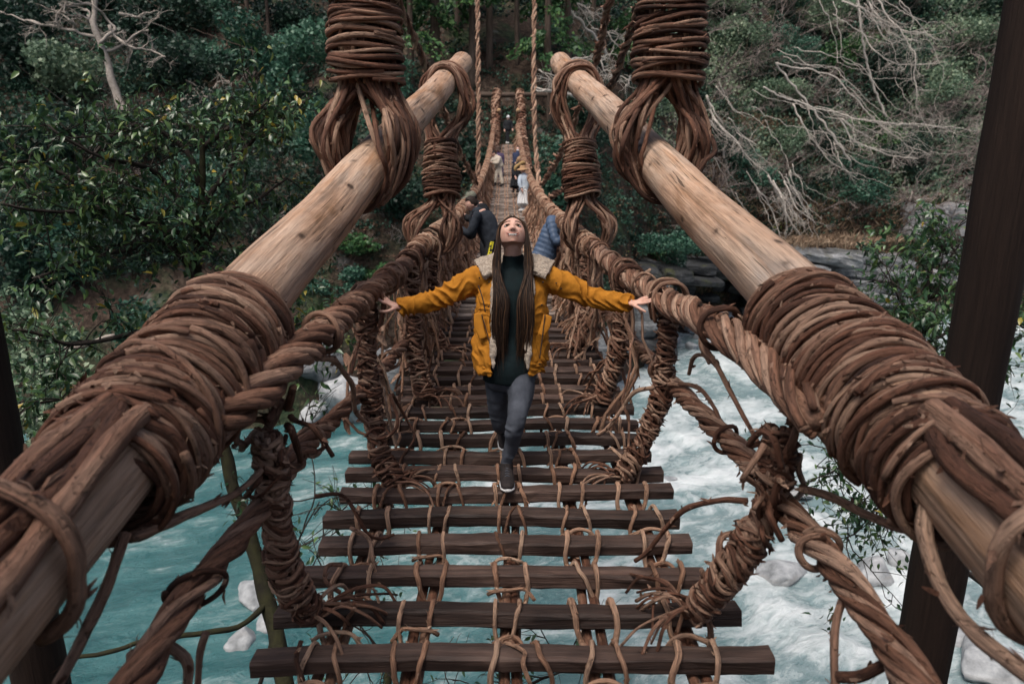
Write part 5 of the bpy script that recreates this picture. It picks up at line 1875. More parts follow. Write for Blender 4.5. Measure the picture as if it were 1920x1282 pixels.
# ------------------------------------------------------------------ far gate with its hanging logs
fg = U(950, 262, 38.5)
fgate = empty('log_gate', (0, fg[1] + 0.6, float(ground_z(0, fg[1] + 0.6))), 'far log lintel with two wrapped vine columns at the end of the bridge', 'gate')
m = log_mesh(U(868, 178, 39), U(1036, 178, 39), 0.16, 0.13, 30, 12, 0.04)
part('lintel', m, M['brown_bark'], fgate)
for px in (872, 1030):
    m = MB()
    a, b = U(px, 178, 39), U(px, 178, 39)
    b[2] = float(ground_z(b[0], b[1])) - 0.4
    tube(m, np.linspace(b, a + [0, 0, 0.3], 14), 0.16, 10, 0.03)
    part('post', m, M['brown_bark'], fgate)
for px, px2, px3 in ((932, 929, 924), (974, 978, 984)):
    m = MB()
    C = smoothpath(UP((px, 172, 38.6), (px2, 205, 38), (px2, 245, 36.5), (px3, 290, 33), (px3 + (-4 if px < 950 else 4), 318, 31)), step=0.12)
    for P in rope_strands(C, 0.17, 9, 0.06, 3.0):
        tube(m, P + wobble(len(P), arclen(P), 0.03, 3), 0.065, 5, 0.15, lfreq=6)
    s = arclen(C)
    frm = frame(C, np.array([0.3, 1, 0.1]))
    for q in range(34):
        P = coil_path(C, frm, s, s[-1] * q / 34, rng.uniform(0, 6), 1.1, 0.05, 0.24, 0.24, 0.05)
        tube(m, P, 0.035, 5, 0.1)
    part('hanging_column', m, M['vine'], fgate, kind='stuff')
for px in (935.5, 971.5):
    a = U(px, 207, 37.4)
    m = MB()
    tube(m, np.linspace(a, a + np.array([0, 3.2, -0.9]), 14), 0.115, 14, 0.02)
    lg = part('hanging_log', m, M['log'], fgate)
    m = MB()
    tube(m, np.array([a - [0, 0.02, 0], a - [0, 0.004, 0]]), 0.105, 14, 0.0)
    part('cut_face', m, M['log_end'], lg)
# rail ends reaching the gate are carried by a stone wall
m = MB()
for row in range(13):
    z0 = fg[2] - 1.2 + row * 0.34
    x = -4.2 + rng.uniform(0, 0.3)
    while x < 4.6:
        w = rng.uniform(0.3, 0.65)
        if not (row < 8 and -0.75 < x < 0.75 and row > 2):
            boulder(m, (x + w / 2, fg[1] + 3.2 + row * 0.07 + rng.normal(0, 0.04), z0), (w * 0.54, 0.3, 0.185), int(row * 31 + x * 7) % 83, 0, 10, 6, 0.15, 0.7)
        x += w
k = Nodes('dark_stone', 0.9, 0.2)
f = k.noise(k.attr('tc'), (1, 1, 1), 3.0, 5, 0.65)
k.color(k.ramp(f, [(0.3, (0.022, 0.021, 0.02)), (0.6, (0.075, 0.072, 0.068)), (0.8, (0.19, 0.19, 0.185))]))
k.bump(f, 0.8, 0.05)
thing('stone_wall', m, k.m, 'dark dry stone wall behind the far gate', 'wall')
for px, lab in ((939, 'left'), (964, 'right')):
    m = MB()
    c = U(px, 240, 39.6)
    box_mb(m, c + [-0.16, -0.02, -0.2], c + [0.16, 0.02, 0.2])
    o = thing('notice_board', m, plain('pale_board' + lab, (0.35, 0.42, 0.46), (0.45, 0.52, 0.55), 5, 0.6, 0), 'small pale board at the far gate, %s of the capped person' % lab, 'board', smooth=False)
# ledge under the far end
m = MB()
boulder(m, (0, fg[1] + 2.2, fg[2] - 2.4), (4.5, 3.0, 2.3), 71, 0, 40, 24, 0.12, 0.8)
thing('rock_ledge', m, M['rock'], 'dark rock ledge under the far end of the bridge', 'rock')

# ------------------------------------------------------------------ people
M['skin'] = None
k = Nodes('skin', 0.5, 0.4)
f = k.noise(k.attr('tc'), (1, 1, 1), 28, 4, 0.6)
k.color(k.ramp(f, [(0.3, (0.56, 0.31, 0.235)), (0.7, (0.68, 0.42, 0.335))]))
k.b.inputs['Subsurface Weight'].default_value = 0.12
k.b.inputs['Subsurface Radius'].default_value = (0.02, 0.008, 0.005)
k.b.inputs['Subsurface Scale'].default_value = 0.4
M['skin'] = k.m


def fabric(name, c1, c2, s=18, rough=0.85, bump=0.35, weave=True):
    k = Nodes(name, rough, 0.2)
    tc = k.attr('tc')
    f = k.noise(tc, (1, 1, 1), s, 5, 0.6)
    k.color(k.mix(k.ramp(f, [(0.3, g(0)), (0.7, g(1))]), c1, c2))
    h = k.noise(tc, (1, 1, 1), 260, 2, 0.5)
    k.bump(k.mathn('ADD', k.mathn('MULTIPLY', f, 1.4), k.mathn('MULTIPLY', h, 0.25)), bump, 0.008)
    return k.m


M['mustard'] = fabric('mustard_canvas', (0.30, 0.115, 0.010), (0.44, 0.18, 0.018), 14)
M['fleece'] = fabric('cream_fleece', (0.24, 0.19, 0.15), (0.47, 0.40, 0.33), 70, 0.95, 1.0)
M['teal_knit'] = fabric('dark_teal_knit', (0.0025, 0.0065, 0.008), (0.005, 0.014, 0.017), 12)
M['denim'] = fabric('grey_denim', (0.035, 0.04, 0.052), (0.085, 0.095, 0.118), 9)
M['shoe'] = fabric('dark_shoe', (0.012, 0.010, 0.011), (0.035, 0.028, 0.027), 30)
M['sole'] = fabric('white_sole', (0.45, 0.45, 0.46), (0.6, 0.6, 0.6), 30)
k = Nodes('brown_hair', 0.5, 0.25)
rd = k.attr('rnd', 'Fac')
k.color(k.ramp(rd, [(0, (0.013, 0.007, 0.0048)), (0.6, (0.030, 0.0155, 0.0098)), (0.9, (0.055, 0.028, 0.016)), (1, (0.12, 0.062, 0.031))]))
M['hair'] = k.m
M['eye_white'] = fabric('eye_white', (0.34, 0.32, 0.31), (0.38, 0.36, 0.35), 5, 0.3, 0)
M['iris'] = fabric('dark_iris', (0.01, 0.006, 0.004), (0.02, 0.011, 0.007), 5, 0.15, 0)
M['brow'] = fabric('eyebrow', (0.018, 0.010, 0.007), (0.03, 0.017, 0.011), 5, 0.8, 0)
M['lip'] = fabric('lip', (0.43, 0.19, 0.155), (0.49, 0.225, 0.185), 20, 0.4, 0.05)
M['mouth'] = fabric('mouth_dark', (0.035, 0.010, 0.009), (0.05, 0.015, 0.012), 20, 0.6, 0)
M['tooth'] = fabric('teeth', (0.60, 0.56, 0.52), (0.68, 0.64, 0.59), 5, 0.3, 0)


def ell(mb, path, rx, ry, ref=(0, 1, 0), sides=18, n=None, rnd=0.5):
    """elliptical loft: rx across, ry along ref"""
    path = np.asarray(path, float)
    rx = np.asarray(rx, float)
    ry = np.asarray(ry, float)
    m = len(path)
    n = n or 8 * m
    t = np.linspace(0, m - 1, n)
    P = smoothpath(path, n=n) if m > 2 else path[0] + (path[1] - path[0]) * np.linspace(0, 1, n)[:, None]
    # radii follow the control points by arclength
    L = np.concatenate([[0], np.cumsum(np.linalg.norm(np.diff(path, axis=0), axis=1))])
    s = arclen(P) / max(arclen(P)[-1], 1e-6) * L[-1]
    a, b = np.interp(s, L, rx), np.interp(s, L, ry)
    tube(mb, P, a, sides, 0, rnd, np.array(ref, float), True, (b / a)[:, None])
    return P


def ball(mb, c, r, rot=None, nu=20, nv=14, rnd=0.5, fn=None):
    u = np.linspace(0, 2 * np.pi, nu, endpoint=False)
    v = np.linspace(-np.pi / 2 + 0.001, np.pi / 2 - 0.001, nv)
    Ug, Vg = np.meshgrid(u, v)
    D = np.stack([np.cos(Vg) * np.cos(Ug), np.cos(Vg) * np.sin(Ug), np.sin(Vg)], -1) * np.array(r)
    if fn is not None:
        D = fn(D)
    if rot is not None:
        D = D @ np.array(rot)
    V = (D + np.array(c)).reshape(-1, 3)
    i = np.arange(nv - 1)[:, None] * nu
    j = np.arange(nu)[None, :]
    j2 = (j + 1) % nu
    q = np.stack([i + j, i + j2, i + nu + j2, i + nu + j], -1).reshape(-1, 4)
    cap0 = np.stack([np.arange(1, nu - 1) * 0, np.arange(2, nu), np.arange(1, nu - 1)], -1)
    cap1 = (nv - 1) * nu + np.stack([np.arange(1, nu - 1) * 0, np.arange(1, nu - 1), np.arange(2, nu)], -1)
    mb.add(V, q, np.vstack([cap0, cap1]), V, rnd)


# ---------------- the woman in the mustard jacket
WZ = 4.22
tau = math.radians(44)
HSC = 1.10
HC = U(961, 444, WZ)
HX, HF, HU = HSC * np.array([1.0, 0, 0]), HSC * np.array([0, -math.cos(tau), math.sin(tau)]), HSC * np.array([0, math.sin(tau), math.cos(tau)])
HR = np.stack([HX, HF, HU])                       # rows: local axes in world


def head_shape(D):
    x, f_, u = D[..., 0].copy(), D[..., 1].copy(), D[..., 2].copy()
    u = np.where(u < 0, u * 0.84, u)
    t = np.clip(-u / 0.098, 0, 1)
    x = x * (1 - 0.24 * t ** 2.4)
    front = np.clip(f_ / 0.09, 0, 1)
    f_ = f_ * (1 - 0.16 * t) + 0.016 * t * front
    f_ = np.where(f_ < 0, f_ * (1 - 0.25 * t), f_)
    u = np.maximum(u, -0.050 - 0.050 * np.clip((f_ - 0.01) / 0.07, 0, 1))
    ga = lambda dx, sx, du, su: np.exp(-((x - dx) / sx) ** 2 - ((u - du) / su) ** 2) * front
    f_ += 0.014 * ga(0, 0.020, -0.082, 0.013)                                   # chin
    ridge = np.clip((0.030 - u) / 0.056, 0, 1) * (u > -0.030) + np.clip((u + 0.038) / 0.008, 0, 1) * (u <= -0.030)
    f_ += 0.027 * np.exp(-(x / (0.0095 + 0.005 * np.clip(-u / 0.03, 0, 1))) ** 2) * ridge * front                    # nose
    f_ += 0.010 * (ga(0.0135, 0.007, -0.024, 0.007) + ga(-0.0135, 0.007, -0.024, 0.007))
    for s_ in (-1, 1):
        f_ -= 0.0125 * ga(s_ * 0.032, 0.017, 0.014, 0.011)                      # eye hollows
        f_ += 0.0075 * ga(s_ * 0.045, 0.017, -0.020, 0.017)                     # smiling cheeks
        f_ += 0.0035 * ga(s_ * 0.030, 0.020, 0.036, 0.008)
    f_ += 0.0055 * ga(0, 0.032, -0.050, 0.013)
    f_ -= 0.004 * ga(0, 0.02, -0.069, 0.005)
    for s_ in (-1, 1):
        f_ -= 0.0030 * ga(s_ * 0.031, 0.0055, -0.034, 0.012)
    return np.stack([x, f_, u], -1)


skin = MB()
ball(skin, HC, (0.0735, 0.094, 0.114), HR, 96, 72, fn=head_shape)
# surface lookup for the small features
gu = np.linspace(0, 2 * np.pi, 220, endpoint=False)
gv = np.linspace(-np.pi / 2, np.pi / 2, 160)
Ug, Vg = np.meshgrid(gu, gv)
HS = head_shape(np.stack([np.cos(Vg) * np.cos(Ug), np.cos(Vg) * np.sin(Ug), np.sin(Vg)], -1) * np.array([0.0735, 0.094, 0.114])).reshape(-1, 3)
HS = HS[HS[:, 1] > 0.02]


def hf(x, u):
    d = (HS[:, 0] - x) ** 2 + (HS[:, 2] - u) ** 2
    q = np.argsort(d)[:4]
    return float(HS[q, 1].mean())


def H(x, f_, u):
    return HC + HX * x + HF * f_ + HU * u


def onface(x, u, lift=0.0):
    return H(x, hf(x, u) + lift, u)


nb_ = U(962, 503, 4.30)
hips = U(956, 698, 4.24)
chest = U(960, 560, 4.29)
waist = U(957, 635, 4.26)
ell(skin, [HC + [0, 0.03, -0.01], HC + [0, 0.024, -0.07], nb_ + [0, 0.026, 0.03], nb_ + [0, 0.022, -0.03]], [0.058, 0.056, 0.056, 0.064], [0.056, 0.050, 0.050, 0.058], (0, 1, 0), 20)
ell(skin, [nb_ + [0, 0.02, 0], nb_ + [0, 0.02, -0.07], chest, waist, hips], [0.055, 0.11, 0.12, 0.10, 0.12], [0.045, 0.05, 0.07, 0.06, 0.07])
ears = [H(s_ * 0.072, -0.008, -0.012) for s_ in (-1, 1)]
for c_ in ears:
    ball(skin, c_, (0.010, 0.018, 0.030), HR, 12, 8)
ARM = {}
for s_, sh, elb, wr in ((-1, (903, 522, 4.30), (822, 560, 4.30), (750, 577, 4.22)), (1, (1022, 522, 4.30), (1108, 556, 4.30), (1181, 569, 4.20))):
    A_, B_, C_ = U(*sh), U(*elb), U(*wr)
    ARM[s_] = (A_, B_, C_)
    ell(skin, [A_, B_, C_], [0.05, 0.04, 0.027], [0.05, 0.038, 0.022], (0, 1, 0), 14)
fing = {-1: dict(kn=[(720, 567, 4.155), (719, 564, 4.185), (721, 561, 4.215), (724, 559, 4.24)], mid=[(705, 560, 4.15), (703, 557, 4.185), (705, 554, 4.22), (710, 552, 4.245)], tip=[(691, 554, 4.155), (687, 551, 4.19), (690, 547, 4.225), (698, 546, 4.25)], th=[(738, 579, 4.165), (724, 584, 4.145), (711, 583, 4.14)], palm=[(754, 577, 4.22), (738, 572, 4.20), (722, 564, 4.20)]),
        1: dict(kn=[(1203, 569, 4.14), (1204, 566, 4.17), (1203, 563, 4.20), (1200, 561, 4.225)], mid=[(1218, 566, 4.13), (1219, 562, 4.165), (1217, 558, 4.20), (1213, 556, 4.225)], tip=[(1231, 561, 4.13), (1233, 558, 4.165), (1229, 554, 4.20), (1222, 553, 4.225)], th=[(1190, 573, 4.145), (1202, 580, 4.125), (1211, 585, 4.12)], palm=[(1178, 569, 4.20), (1190, 568, 4.185), (1203, 565, 4.185)])}
for s_, d_ in fing.items():
    pl_ = UP(*d_['palm'])
    ell(skin, pl_, [0.019, 0.017, 0.014], [0.030, 0.042, 0.044], (0, 1, 0), 16)
    for a_, b_, c_, r_ in zip(d_['kn'], d_['mid'], d_['tip'], (0.0090, 0.0093, 0.0090, 0.0080)):
        ell(skin, np.vstack([[0.5 * (pl_[1] + U(*a_))], UP(a_, b_, c_)]), [r_ * 1.1, r_ * 1.08, r_, r_ * 0.72], [r_ * 1.1, r_ * 1.08, r_, r_ * 0.72], (0, 0.3, 1), 10)
    ell(skin, np.vstack([[pl_[0] * 0.4 + pl_[1] * 0.6], UP(*d_['th'])]), [0.014, 0.0125, 0.010, 0.0075], [0.014, 0.0125, 0.010, 0.0075], (0, 0.3, 1), 10)
fx = float(U(950, 905, 4.05)[0])
ank_f = np.array([fx, 3.875, 0.125])
ank_b = np.array([fx - 0.015, 4.42, 0.165])
hipL, hipR = U(932, 706, 4.28), U(979, 706, 4.25)
knF = U(965, 795, 4.06)
knB = U(937, 792, 4.46)
for pts in ([hipR, knF, ank_f], [hipL, knB, ank_b]):
    ell(skin, pts, [0.04, 0.012, 0.018], [0.04, 0.012, 0.018], (0, 1, 0), 14)
base_w = np.array([fx, 3.9, 0.045])
skin_me = fuse(skin, 0.0042, 2, 0.4, 'person')
set_co(skin_me, get_co(skin_me) - base_w)
woman = obj('person', skin_me, M['skin'], None, base_w, label='woman in open mustard jacket looking up with arms spread to both handrails', category='person')


def wpart(name, mb, material, parent=woman, smooth=True):
    return part(name, mb, material, parent, smooth)


def wfuse(name, mb, voxel, material, smooth=3, fn=None, parent=woman):
    me = fuse(mb, voxel, smooth, 0.5, name)
    if fn is not None:
        co, no = get_co(me), get_no(me)
        co = fn(co, no)
        set_co(me, co)
    off = np.zeros(3)
    p = parent
    while p is not None:
        off = off + np.array(p.location)
        p = p.parent
    set_co(me, get_co(me) - off)
    return obj(name, me, material, parent)


# face
for s_ in (-1, 1):
    m = MB()
    ec = H(s_ * 0.032, hf(s_ * 0.032, 0.014) - 0.0055, 0.0135)
    ball(m, ec, (0.0150, 0.0125, 0.0092), HR, 20, 14)
    eye = wpart('eye', m, M['eye_white'])
    m = MB()
    look = nrm(HF + HU * 0.22)
    ball(m, ec + look * 0.0078, (0.0085, 0.0065, 0.0080), HR, 14, 10)
    part('iris', m, M['iris'], eye)
    m = MB()
    xs_ = np.linspace(-0.0165, 0.0165, 9)
    tube(m, np.array([onface(s_ * 0.032 + x, 0.0215 - 0.0075 * (x / 0.0165) ** 2, 0.0050) for x in xs_]), np.array([0.0010, 0.0020, 0.0028, 0.0032, 0.0032, 0.0032, 0.0028, 0.0022, 0.0012]), 6, 0)
    wpart('eyelashes', m, M['brow'])
    m = MB()
    tube(m, np.array([onface(s_ * 0.032 + x, 0.0060 + 0.0065 * (x / 0.0165) ** 2, 0.0035) for x in xs_]), np.array([0.0005, 0.0008, 0.001, 0.001, 0.001, 0.001, 0.001, 0.0008, 0.0005]), 6, 0)
    wpart('lower_eyelid', m, M['brow'])
    m = MB()
    xs_ = np.linspace(-0.021, 0.024, 9)
    tube(m, np.array([onface(s_ * (0.033 + x), 0.0355 + 0.0075 * math.sin((x + 0.021) / 0.045 * 2.3), 0.0018) for x in xs_]), np.array([0.0018, 0.0026, 0.0029, 0.0029, 0.0028, 0.0026, 0.0022, 0.0015, 0.0007]), 8, 0)
    wpart('eyebrow', m, M['brow'])
    m = MB()
    ball(m, H(s_ * 0.0075, hf(s_ * 0.0075, -0.0335) + 0.0008, -0.0335), (0.0040, 0.0030, 0.0028), HR, 12, 8)
    wpart('nostril', m, M['mouth'])


def mouth_strip(u0, u1, lift, w, nseg=15):
    m = MB()
    xs_ = np.linspace(-w, w, nseg)
    V = []
    for x in xs_:
        for t in np.linspace(0, 1, 4):
            a, b = u0(x), u1(x)
            u = a * (1 - t) + b * t
            V.append(onface(x, u, lift))
    q = [[a * 4 + b, a * 4 + b + 1, a * 4 + b + 5, a * 4 + b + 4] for a in range(nseg - 1) for b in range(3)]
    m.add(V, q)
    return m


mw = 0.0350
upl = lambda x: -0.0485 + 0.0135 * (x / mw) ** 2
lol = lambda x: -0.0610 + 0.0258 * (x / mw) ** 2
wpart('mouth', mouth_strip(upl, lol, 0.0018, mw), M['mouth'])
wpart('teeth', mouth_strip(lambda x: upl(x) - 0.0002, lambda x: upl(x) * 0.18 + lol(x) * 0.82, 0.0026, mw * 0.60), M['tooth'])
for fn_, rr in ((upl, 0.0027), (lol, 0.0041)):
    m = MB()
    xs_ = np.linspace(-mw * 1.03, mw * 1.03, 17)
    rad = rr * np.sqrt(np.clip(1 - (xs_ / (mw * 1.1)) ** 2, 0.02, 1))
    tube(m, np.array([onface(x, fn_(x) + (0.0020 if rr < 0.004 else -0.0022), 0.0016) for x in xs_]), rad, 8, 0)
    wpart('lip', m, M['lip'])


# sweater
def knit(co, no):
    return co + no * (0.004 * fbm(co * [1, 1, 0.5], 14, 3, 3))[:, None]


m = MB()
ell(m, [nb_ + [0, 0.020, 0.085], nb_ + [0, 0.020, 0.03], nb_ + [0, 0.018, -0.03], chest + [0, 0, 0.02], waist, hips + [0, 0, 0.03], hips + [0, 0, -0.04]], [0.065, 0.070, 0.150, 0.165, 0.145, 0.165, 0.168], [0.064, 0.070, 0.085, 0.118, 0.105, 0.115, 0.115], (0, 1, 0), 30)
wfuse('sweater', m, 0.007, M['teal_knit'], 3, knit)


# jeans
def denim_folds(co, no):
    z = co[:, 2]
    d = 0.005 * fbm(co * [1.1, 1.1, 0.55], 11, 5, 3)
    kn = np.exp(-((z - (knF[2] - 0.02)) / 0.10) ** 2)
    d += kn * 0.0050 * (1 - 2 * np.abs(vnoise(co * [1, 1, 2.2], 13, 4)))
    an = np.exp(-((z - 0.19) / 0.06) ** 2)
    d += an * 0.0055 * (1 - 2 * np.abs(vnoise(co * [1, 1, 2.6], 17, 4)))
    return co + no * d[:, None]


m = MB()
ell(m, [hips + [0, 0, 0.05], hips + [0, 0, -0.02], (hipL + hipR) / 2 + [0, 0, -0.05]], [0.160, 0.172, 0.150], [0.112, 0.118, 0.10], (0, 1, 0), 26)
ell(m, [hipR + [-0.01, 0, 0.02], hipR * 0.55 + knF * 0.45 + [0.008, 0, 0], knF, knF * 0.55 + ank_f * 0.45 + [0.004, 0.014, 0], ank_f + [0, 0, 0.04], ank_f + [0, 0, -0.005]], [0.096, 0.078, 0.053, 0.046, 0.036, 0.037], [0.104, 0.084, 0.058, 0.054, 0.042, 0.043], (0, 1, 0), 22)
ell(m, [hipL + [0.01, 0, 0.02], hipL * 0.55 + knB * 0.45 + [-0.004, 0, 0], knB, knB * 0.55 + ank_b * 0.45 + [0.0, 0.014, 0], ank_b + [0, 0, 0.03]], [0.094, 0.074, 0.051, 0.045, 0.038], [0.102, 0.082, 0.057, 0.054, 0.043], (0, 1, 0), 22)
wfuse('jeans', m, 0.006, M['denim'], 3, denim_folds)


# shoes
def shoe(heel, toe, ank):
    d = toe - heel
    m = MB()
    up = np.array([0, 0, 1.0])
    ell(m, [heel + [0, 0, 0.045], heel + d * 0.3 + [0, 0, 0.045], heel + d * 0.62 + [0, 0, 0.036], heel + d * 0.88 + [0, 0, 0.028], toe + [0, 0, 0.024]], [0.034, 0.040, 0.045, 0.040, 0.022], [0.042, 0.043, 0.034, 0.026, 0.018], (0, 0.1, 1), 20)
    ell(m, [ank + [0, 0, 0.02], heel + d * 0.22 + [0, 0, 0.05]], [0.040, 0.042], [0.046, 0.055], (0, 1, 0), 18)
    s_ = wfuse('shoe', m, 0.005, M['shoe'], 3)
    m = MB()
    ell(m, [heel + [0, 0.012, 0.010], heel + d * 0.3 + [0, 0, 0.010], heel + d * 0.65 + [0, 0, 0.011], heel + d * 0.92 + [0, 0, 0.014], toe - nrm(d) * -0.008 + [0, 0, 0.018]], [0.036, 0.041, 0.047, 0.041, 0.022], [0.011, 0.011, 0.011, 0.011, 0.010], (0, 0.1, 1), 18)
    part('sole', m, M['sole'], s_)
    m = MB()
    for q in range(5):
        t = 0.30 + 0.09 * q
        c = heel + d * t + [0, 0, 0.088 - 0.055 * (t - 0.30)]
        tube(m, np.array([c + [-0.024, 0, -0.010], c + [0, 0, 0.003], c + [0.024, 0, -0.010]]), 0.0035, 6, 0)
    part('laces', m, M['denim'], s_)


shoe(np.array([fx - 0.002, 3.92, 0.05]), np.array([fx + 0.006, 3.665, 0.047]), ank_f)
shoe(np.array([fx - 0.02, 4.48, 0.10]), np.array([fx - 0.012, 4.26, 0.05]), ank_b)

# jacket: open shell plus sleeves, one surface
rows = [(506, 0.150, 0.100, 0.80, 962, 4.33), (518, 0.205, 0.125, 0.66, 961, 4.32), (540, 0.228, 0.150, 0.60, 961, 4.30), (575, 0.226, 0.162, 0.58, 959, 4.29), (610, 0.228, 0.166, 0.55, 958, 4.28), (640, 0.240, 0.168, 0.52, 957, 4.27), (670, 0.236, 0.165, 0.52, 957, 4.26), (693, 0.215, 0.155, 0.56, 957, 4.25)]
m = MB()
nphi, rings = 46, []
for py, a, b, ph0, pxc, zc in rows:
    c = U(pxc, py, zc)
    rings.append((c, a, b, ph0))
tt = np.linspace(0, len(rows) - 1, 40)
Vr = []
for t in tt:
    i0 = min(int(t), len(rows) - 2)
    w = t - i0
    c = rings[i0][0] * (1 - w) + rings[i0 + 1][0] * w
    a, b, p0 = [rings[i0][q] * (1 - w) + rings[i0 + 1][q] * w for q in (1, 2, 3)]
    ph = np.linspace(p0, 2 * np.pi - p0, nphi)
    th = 0.011
    flare = 0.02 * np.exp(-((ph - p0) / 0.35) ** 2) + 0.02 * np.exp(-((2 * np.pi - p0 - ph) / 0.35) ** 2)
    out = np.stack([a * np.sin(ph), -(b + flare) * np.cos(ph), 0 * ph], -1)
    inn = np.stack([(a - th) * np.sin(ph), -(b + flare - th) * np.cos(ph), 0 * ph], -1)
    Vr.append(np.vstack([c + out, c + inn[::-1]]))
Vr = np.array(Vr)
nr, nc = Vr.shape[:2]
i = np.arange(nr - 1)[:, None] * nc
j = np.arange(nc)[None, :]
q = np.stack([i + j, i + nc + j, i + nc + (j + 1) % nc, i + (j + 1) % nc], -1).reshape(-1, 4)
capq = []
for r_ in (0, nr - 1):
    for a in range(nphi - 1):
        f4 = [r_ * nc + a, r_ * nc + a + 1, r_ * nc + nc - 2 - a, r_ * nc + nc - 1 - a]
        capq.append(f4 if r_ == 0 else f4[::-1])
m.add(Vr.reshape(-1, 3), np.vstack([q, capq]))
for s_ in (-1, 1):
    A_, B_, C_ = ARM[s_]
    inn_ = A_ + np.array([-s_ * 0.05, 0.0, -0.01])
    ell(m, [inn_, A_ + [0, 0, 0.0], A_ * 0.5 + B_ * 0.5 + [0, 0, 0.004], B_, B_ * 0.4 + C_ * 0.6 + [0, 0, -0.004], C_ + (C_ - B_) * 0.02], [0.085, 0.088, 0.078, 0.068, 0.060, 0.056], [0.085, 0.085, 0.078, 0.068, 0.060, 0.056], (0, 1, 0), 24)


def jacket_folds(co, no):
    d = np.zeros(len(co))
    for s_ in (-1, 1):
        A_, B_, C_ = ARM[s_]
        ax = nrm(C_ - A_)
        L = np.linalg.norm(C_ - A_)
        s = (co - A_) @ ax
        m_ = smooth01(-0.02, 0.06, s)
        w = vnoise(co, 9, 2) * 1.6 + 1.2 * vnoise(co, 4, 12)
        up = co[:, 2] * 20 * s_
        amp = 0.0085 * (0.6 + 0.8 * np.exp(-((s - L * 0.5) / 0.09) ** 2) + 0.9 * np.exp(-((s - L * 0.93) / 0.06) ** 2))
        ridge = 1 - 2 * np.abs(np.sin(s * 30 + up * 1.5 + w * 3.4)) ** 0.7
        d += m_ * amp * ridge
        d += m_ * (0.006 * fbm(co, 12, 31, 3) + 0.006 * (0.5 - np.abs(fbm(co, 16, 37, 2))))
    body = 1 - smooth01(0.20, 0.26, np.abs(co[:, 0] - chest[0]))
    wv = 1.5 * vnoise(co * [1, 1, 0.4], 8, 7)
    d += body * (0.0075 * (1 - 2 * np.abs(np.sin(co[:, 0] * 38 + 7 * (co[:, 2]) + wv * 2))) * (0.35 + 0.65 * smooth01(1.15, 0.75, co[:, 2])) + 0.007 * fbm(co * [1, 1, 0.5], 8, 17, 3))
    hem = np.exp(-((co[:, 2] - U(957, 680, 4.25)[2]) / 0.012) ** 2)
    d -= body * hem * 0.006
    return co + no * d[:, None]


jacket = wfuse('jacket', m, 0.0056, M['mustard'], 3, jacket_folds)


# fleece strips along both front edges, fleece collar over the shoulders
def fuzz(co, no):
    return co + no * (0.0055 * fbm(co, 45, 3, 3) + 0.004 * fbm(co, 14, 9, 2))[:, None]


for s_ in (-1, 1):
    m = MB()
    e_ = []
    for t in np.linspace(0, len(rows) - 1.6, 14):
        i0 = min(int(t), len(rows) - 2)
        w = t - i0
        c = rings[i0][0] * (1 - w) + rings[i0 + 1][0] * w
        a, b, p0 = [rings[i0][q] * (1 - w) + rings[i0 + 1][q] * w for q in (1, 2, 3)]
        e_.append(c + [s_ * (a * math.sin(p0) - 0.014), -(b + 0.018) * math.cos(p0) - 0.008, 0])
    ell(m, e_, np.append(np.full(12, 0.021), [0.016, 0.006]), np.append(np.full(12, 0.012), [0.010, 0.005]), (0, 1, 0), 14, 60)
    wfuse('lining', m, 0.006, M['fleece'], 1, fuzz, jacket)
m = MB()
for s_, pts, quad in ((-1, [(962, 488, 4.44), (938, 486, 4.43), (915, 490, 4.40)], [(929, 476, 4.34), (889, 490, 4.36), (907, 521, 4.165), (929, 512, 4.185)]),
                      (1, [(962, 488, 4.44), (988, 486, 4.43), (1012, 490, 4.40)], [(996, 479, 4.34), (1040, 492, 4.36), (1024, 521, 4.165), (998, 511, 4.185)])):
    ell(m, UP(*pts), [0.032, 0.046, 0.05], [0.024, 0.026, 0.024], (0, -0.75, 0.65), 18, 30)
    a_, b_, c_, d_ = UP(*quad)
    n_ = 16
    sg, tg = np.meshgrid(np.linspace(0, 1, n_), np.linspace(0, 1, n_))
    sg, tg = sg[..., None], tg[..., None]
    S_ = (a_ * (1 - sg) + b_ * sg) * (1 - tg) + (d_ * (1 - sg) + c_ * sg) * tg
    nn = nrm(np.cross(b_ - a_, d_ - a_))
    nn = nn if nn[1] < 0 else -nn
    S_ = S_ + nn * (0.030 * np.sin(np.pi * tg) * (0.6 + 0.4 * np.sin(np.pi * sg)))
    th_ = 0.016
    V_ = np.vstack([(S_ + nn * th_).reshape(-1, 3), (S_ - nn * th_).reshape(-1, 3)])
    i_ = (np.arange(n_ - 1)[:, None] * n_ + np.arange(n_ - 1)[None, :]).ravel()
    q_ = np.stack([i_, i_ + 1, i_ + n_ + 1, i_ + n_], -1)
    rim = np.concatenate([np.arange(n_), np.arange(1, n_) * n_ + n_ - 1, (n_ - 1) * n_ + np.arange(n_ - 2, -1, -1), np.arange(n_ - 2, 0, -1) * n_])
    r2 = np.roll(rim, -1)
    q_ = np.vstack([q_, q_[:, ::-1] + n_ * n_, np.stack([r2, rim, rim + n_ * n_, r2 + n_ * n_], -1)])
    m.add(V_, q_)
col_ = wfuse('collar', m, 0.006, M['fleece'], 2, fuzz, jacket)
cv = get_co(col_.data) + base_w
m = MB()
pick = rng.integers(0, len(cv), 900)
no_ = get_no(col_.data)[pick]
D_ = nrm(no_ + rng.normal(0, 0.6, no_.shape))
leaf_cards(m, cv[pick] + D_ * 0.003, 0.013, D=D_, up=0.0, aspect=0.05, rnd=rng.uniform(0, 1, 900))
part('fur_trim', m, M['fleece'], col_, kind='stuff')
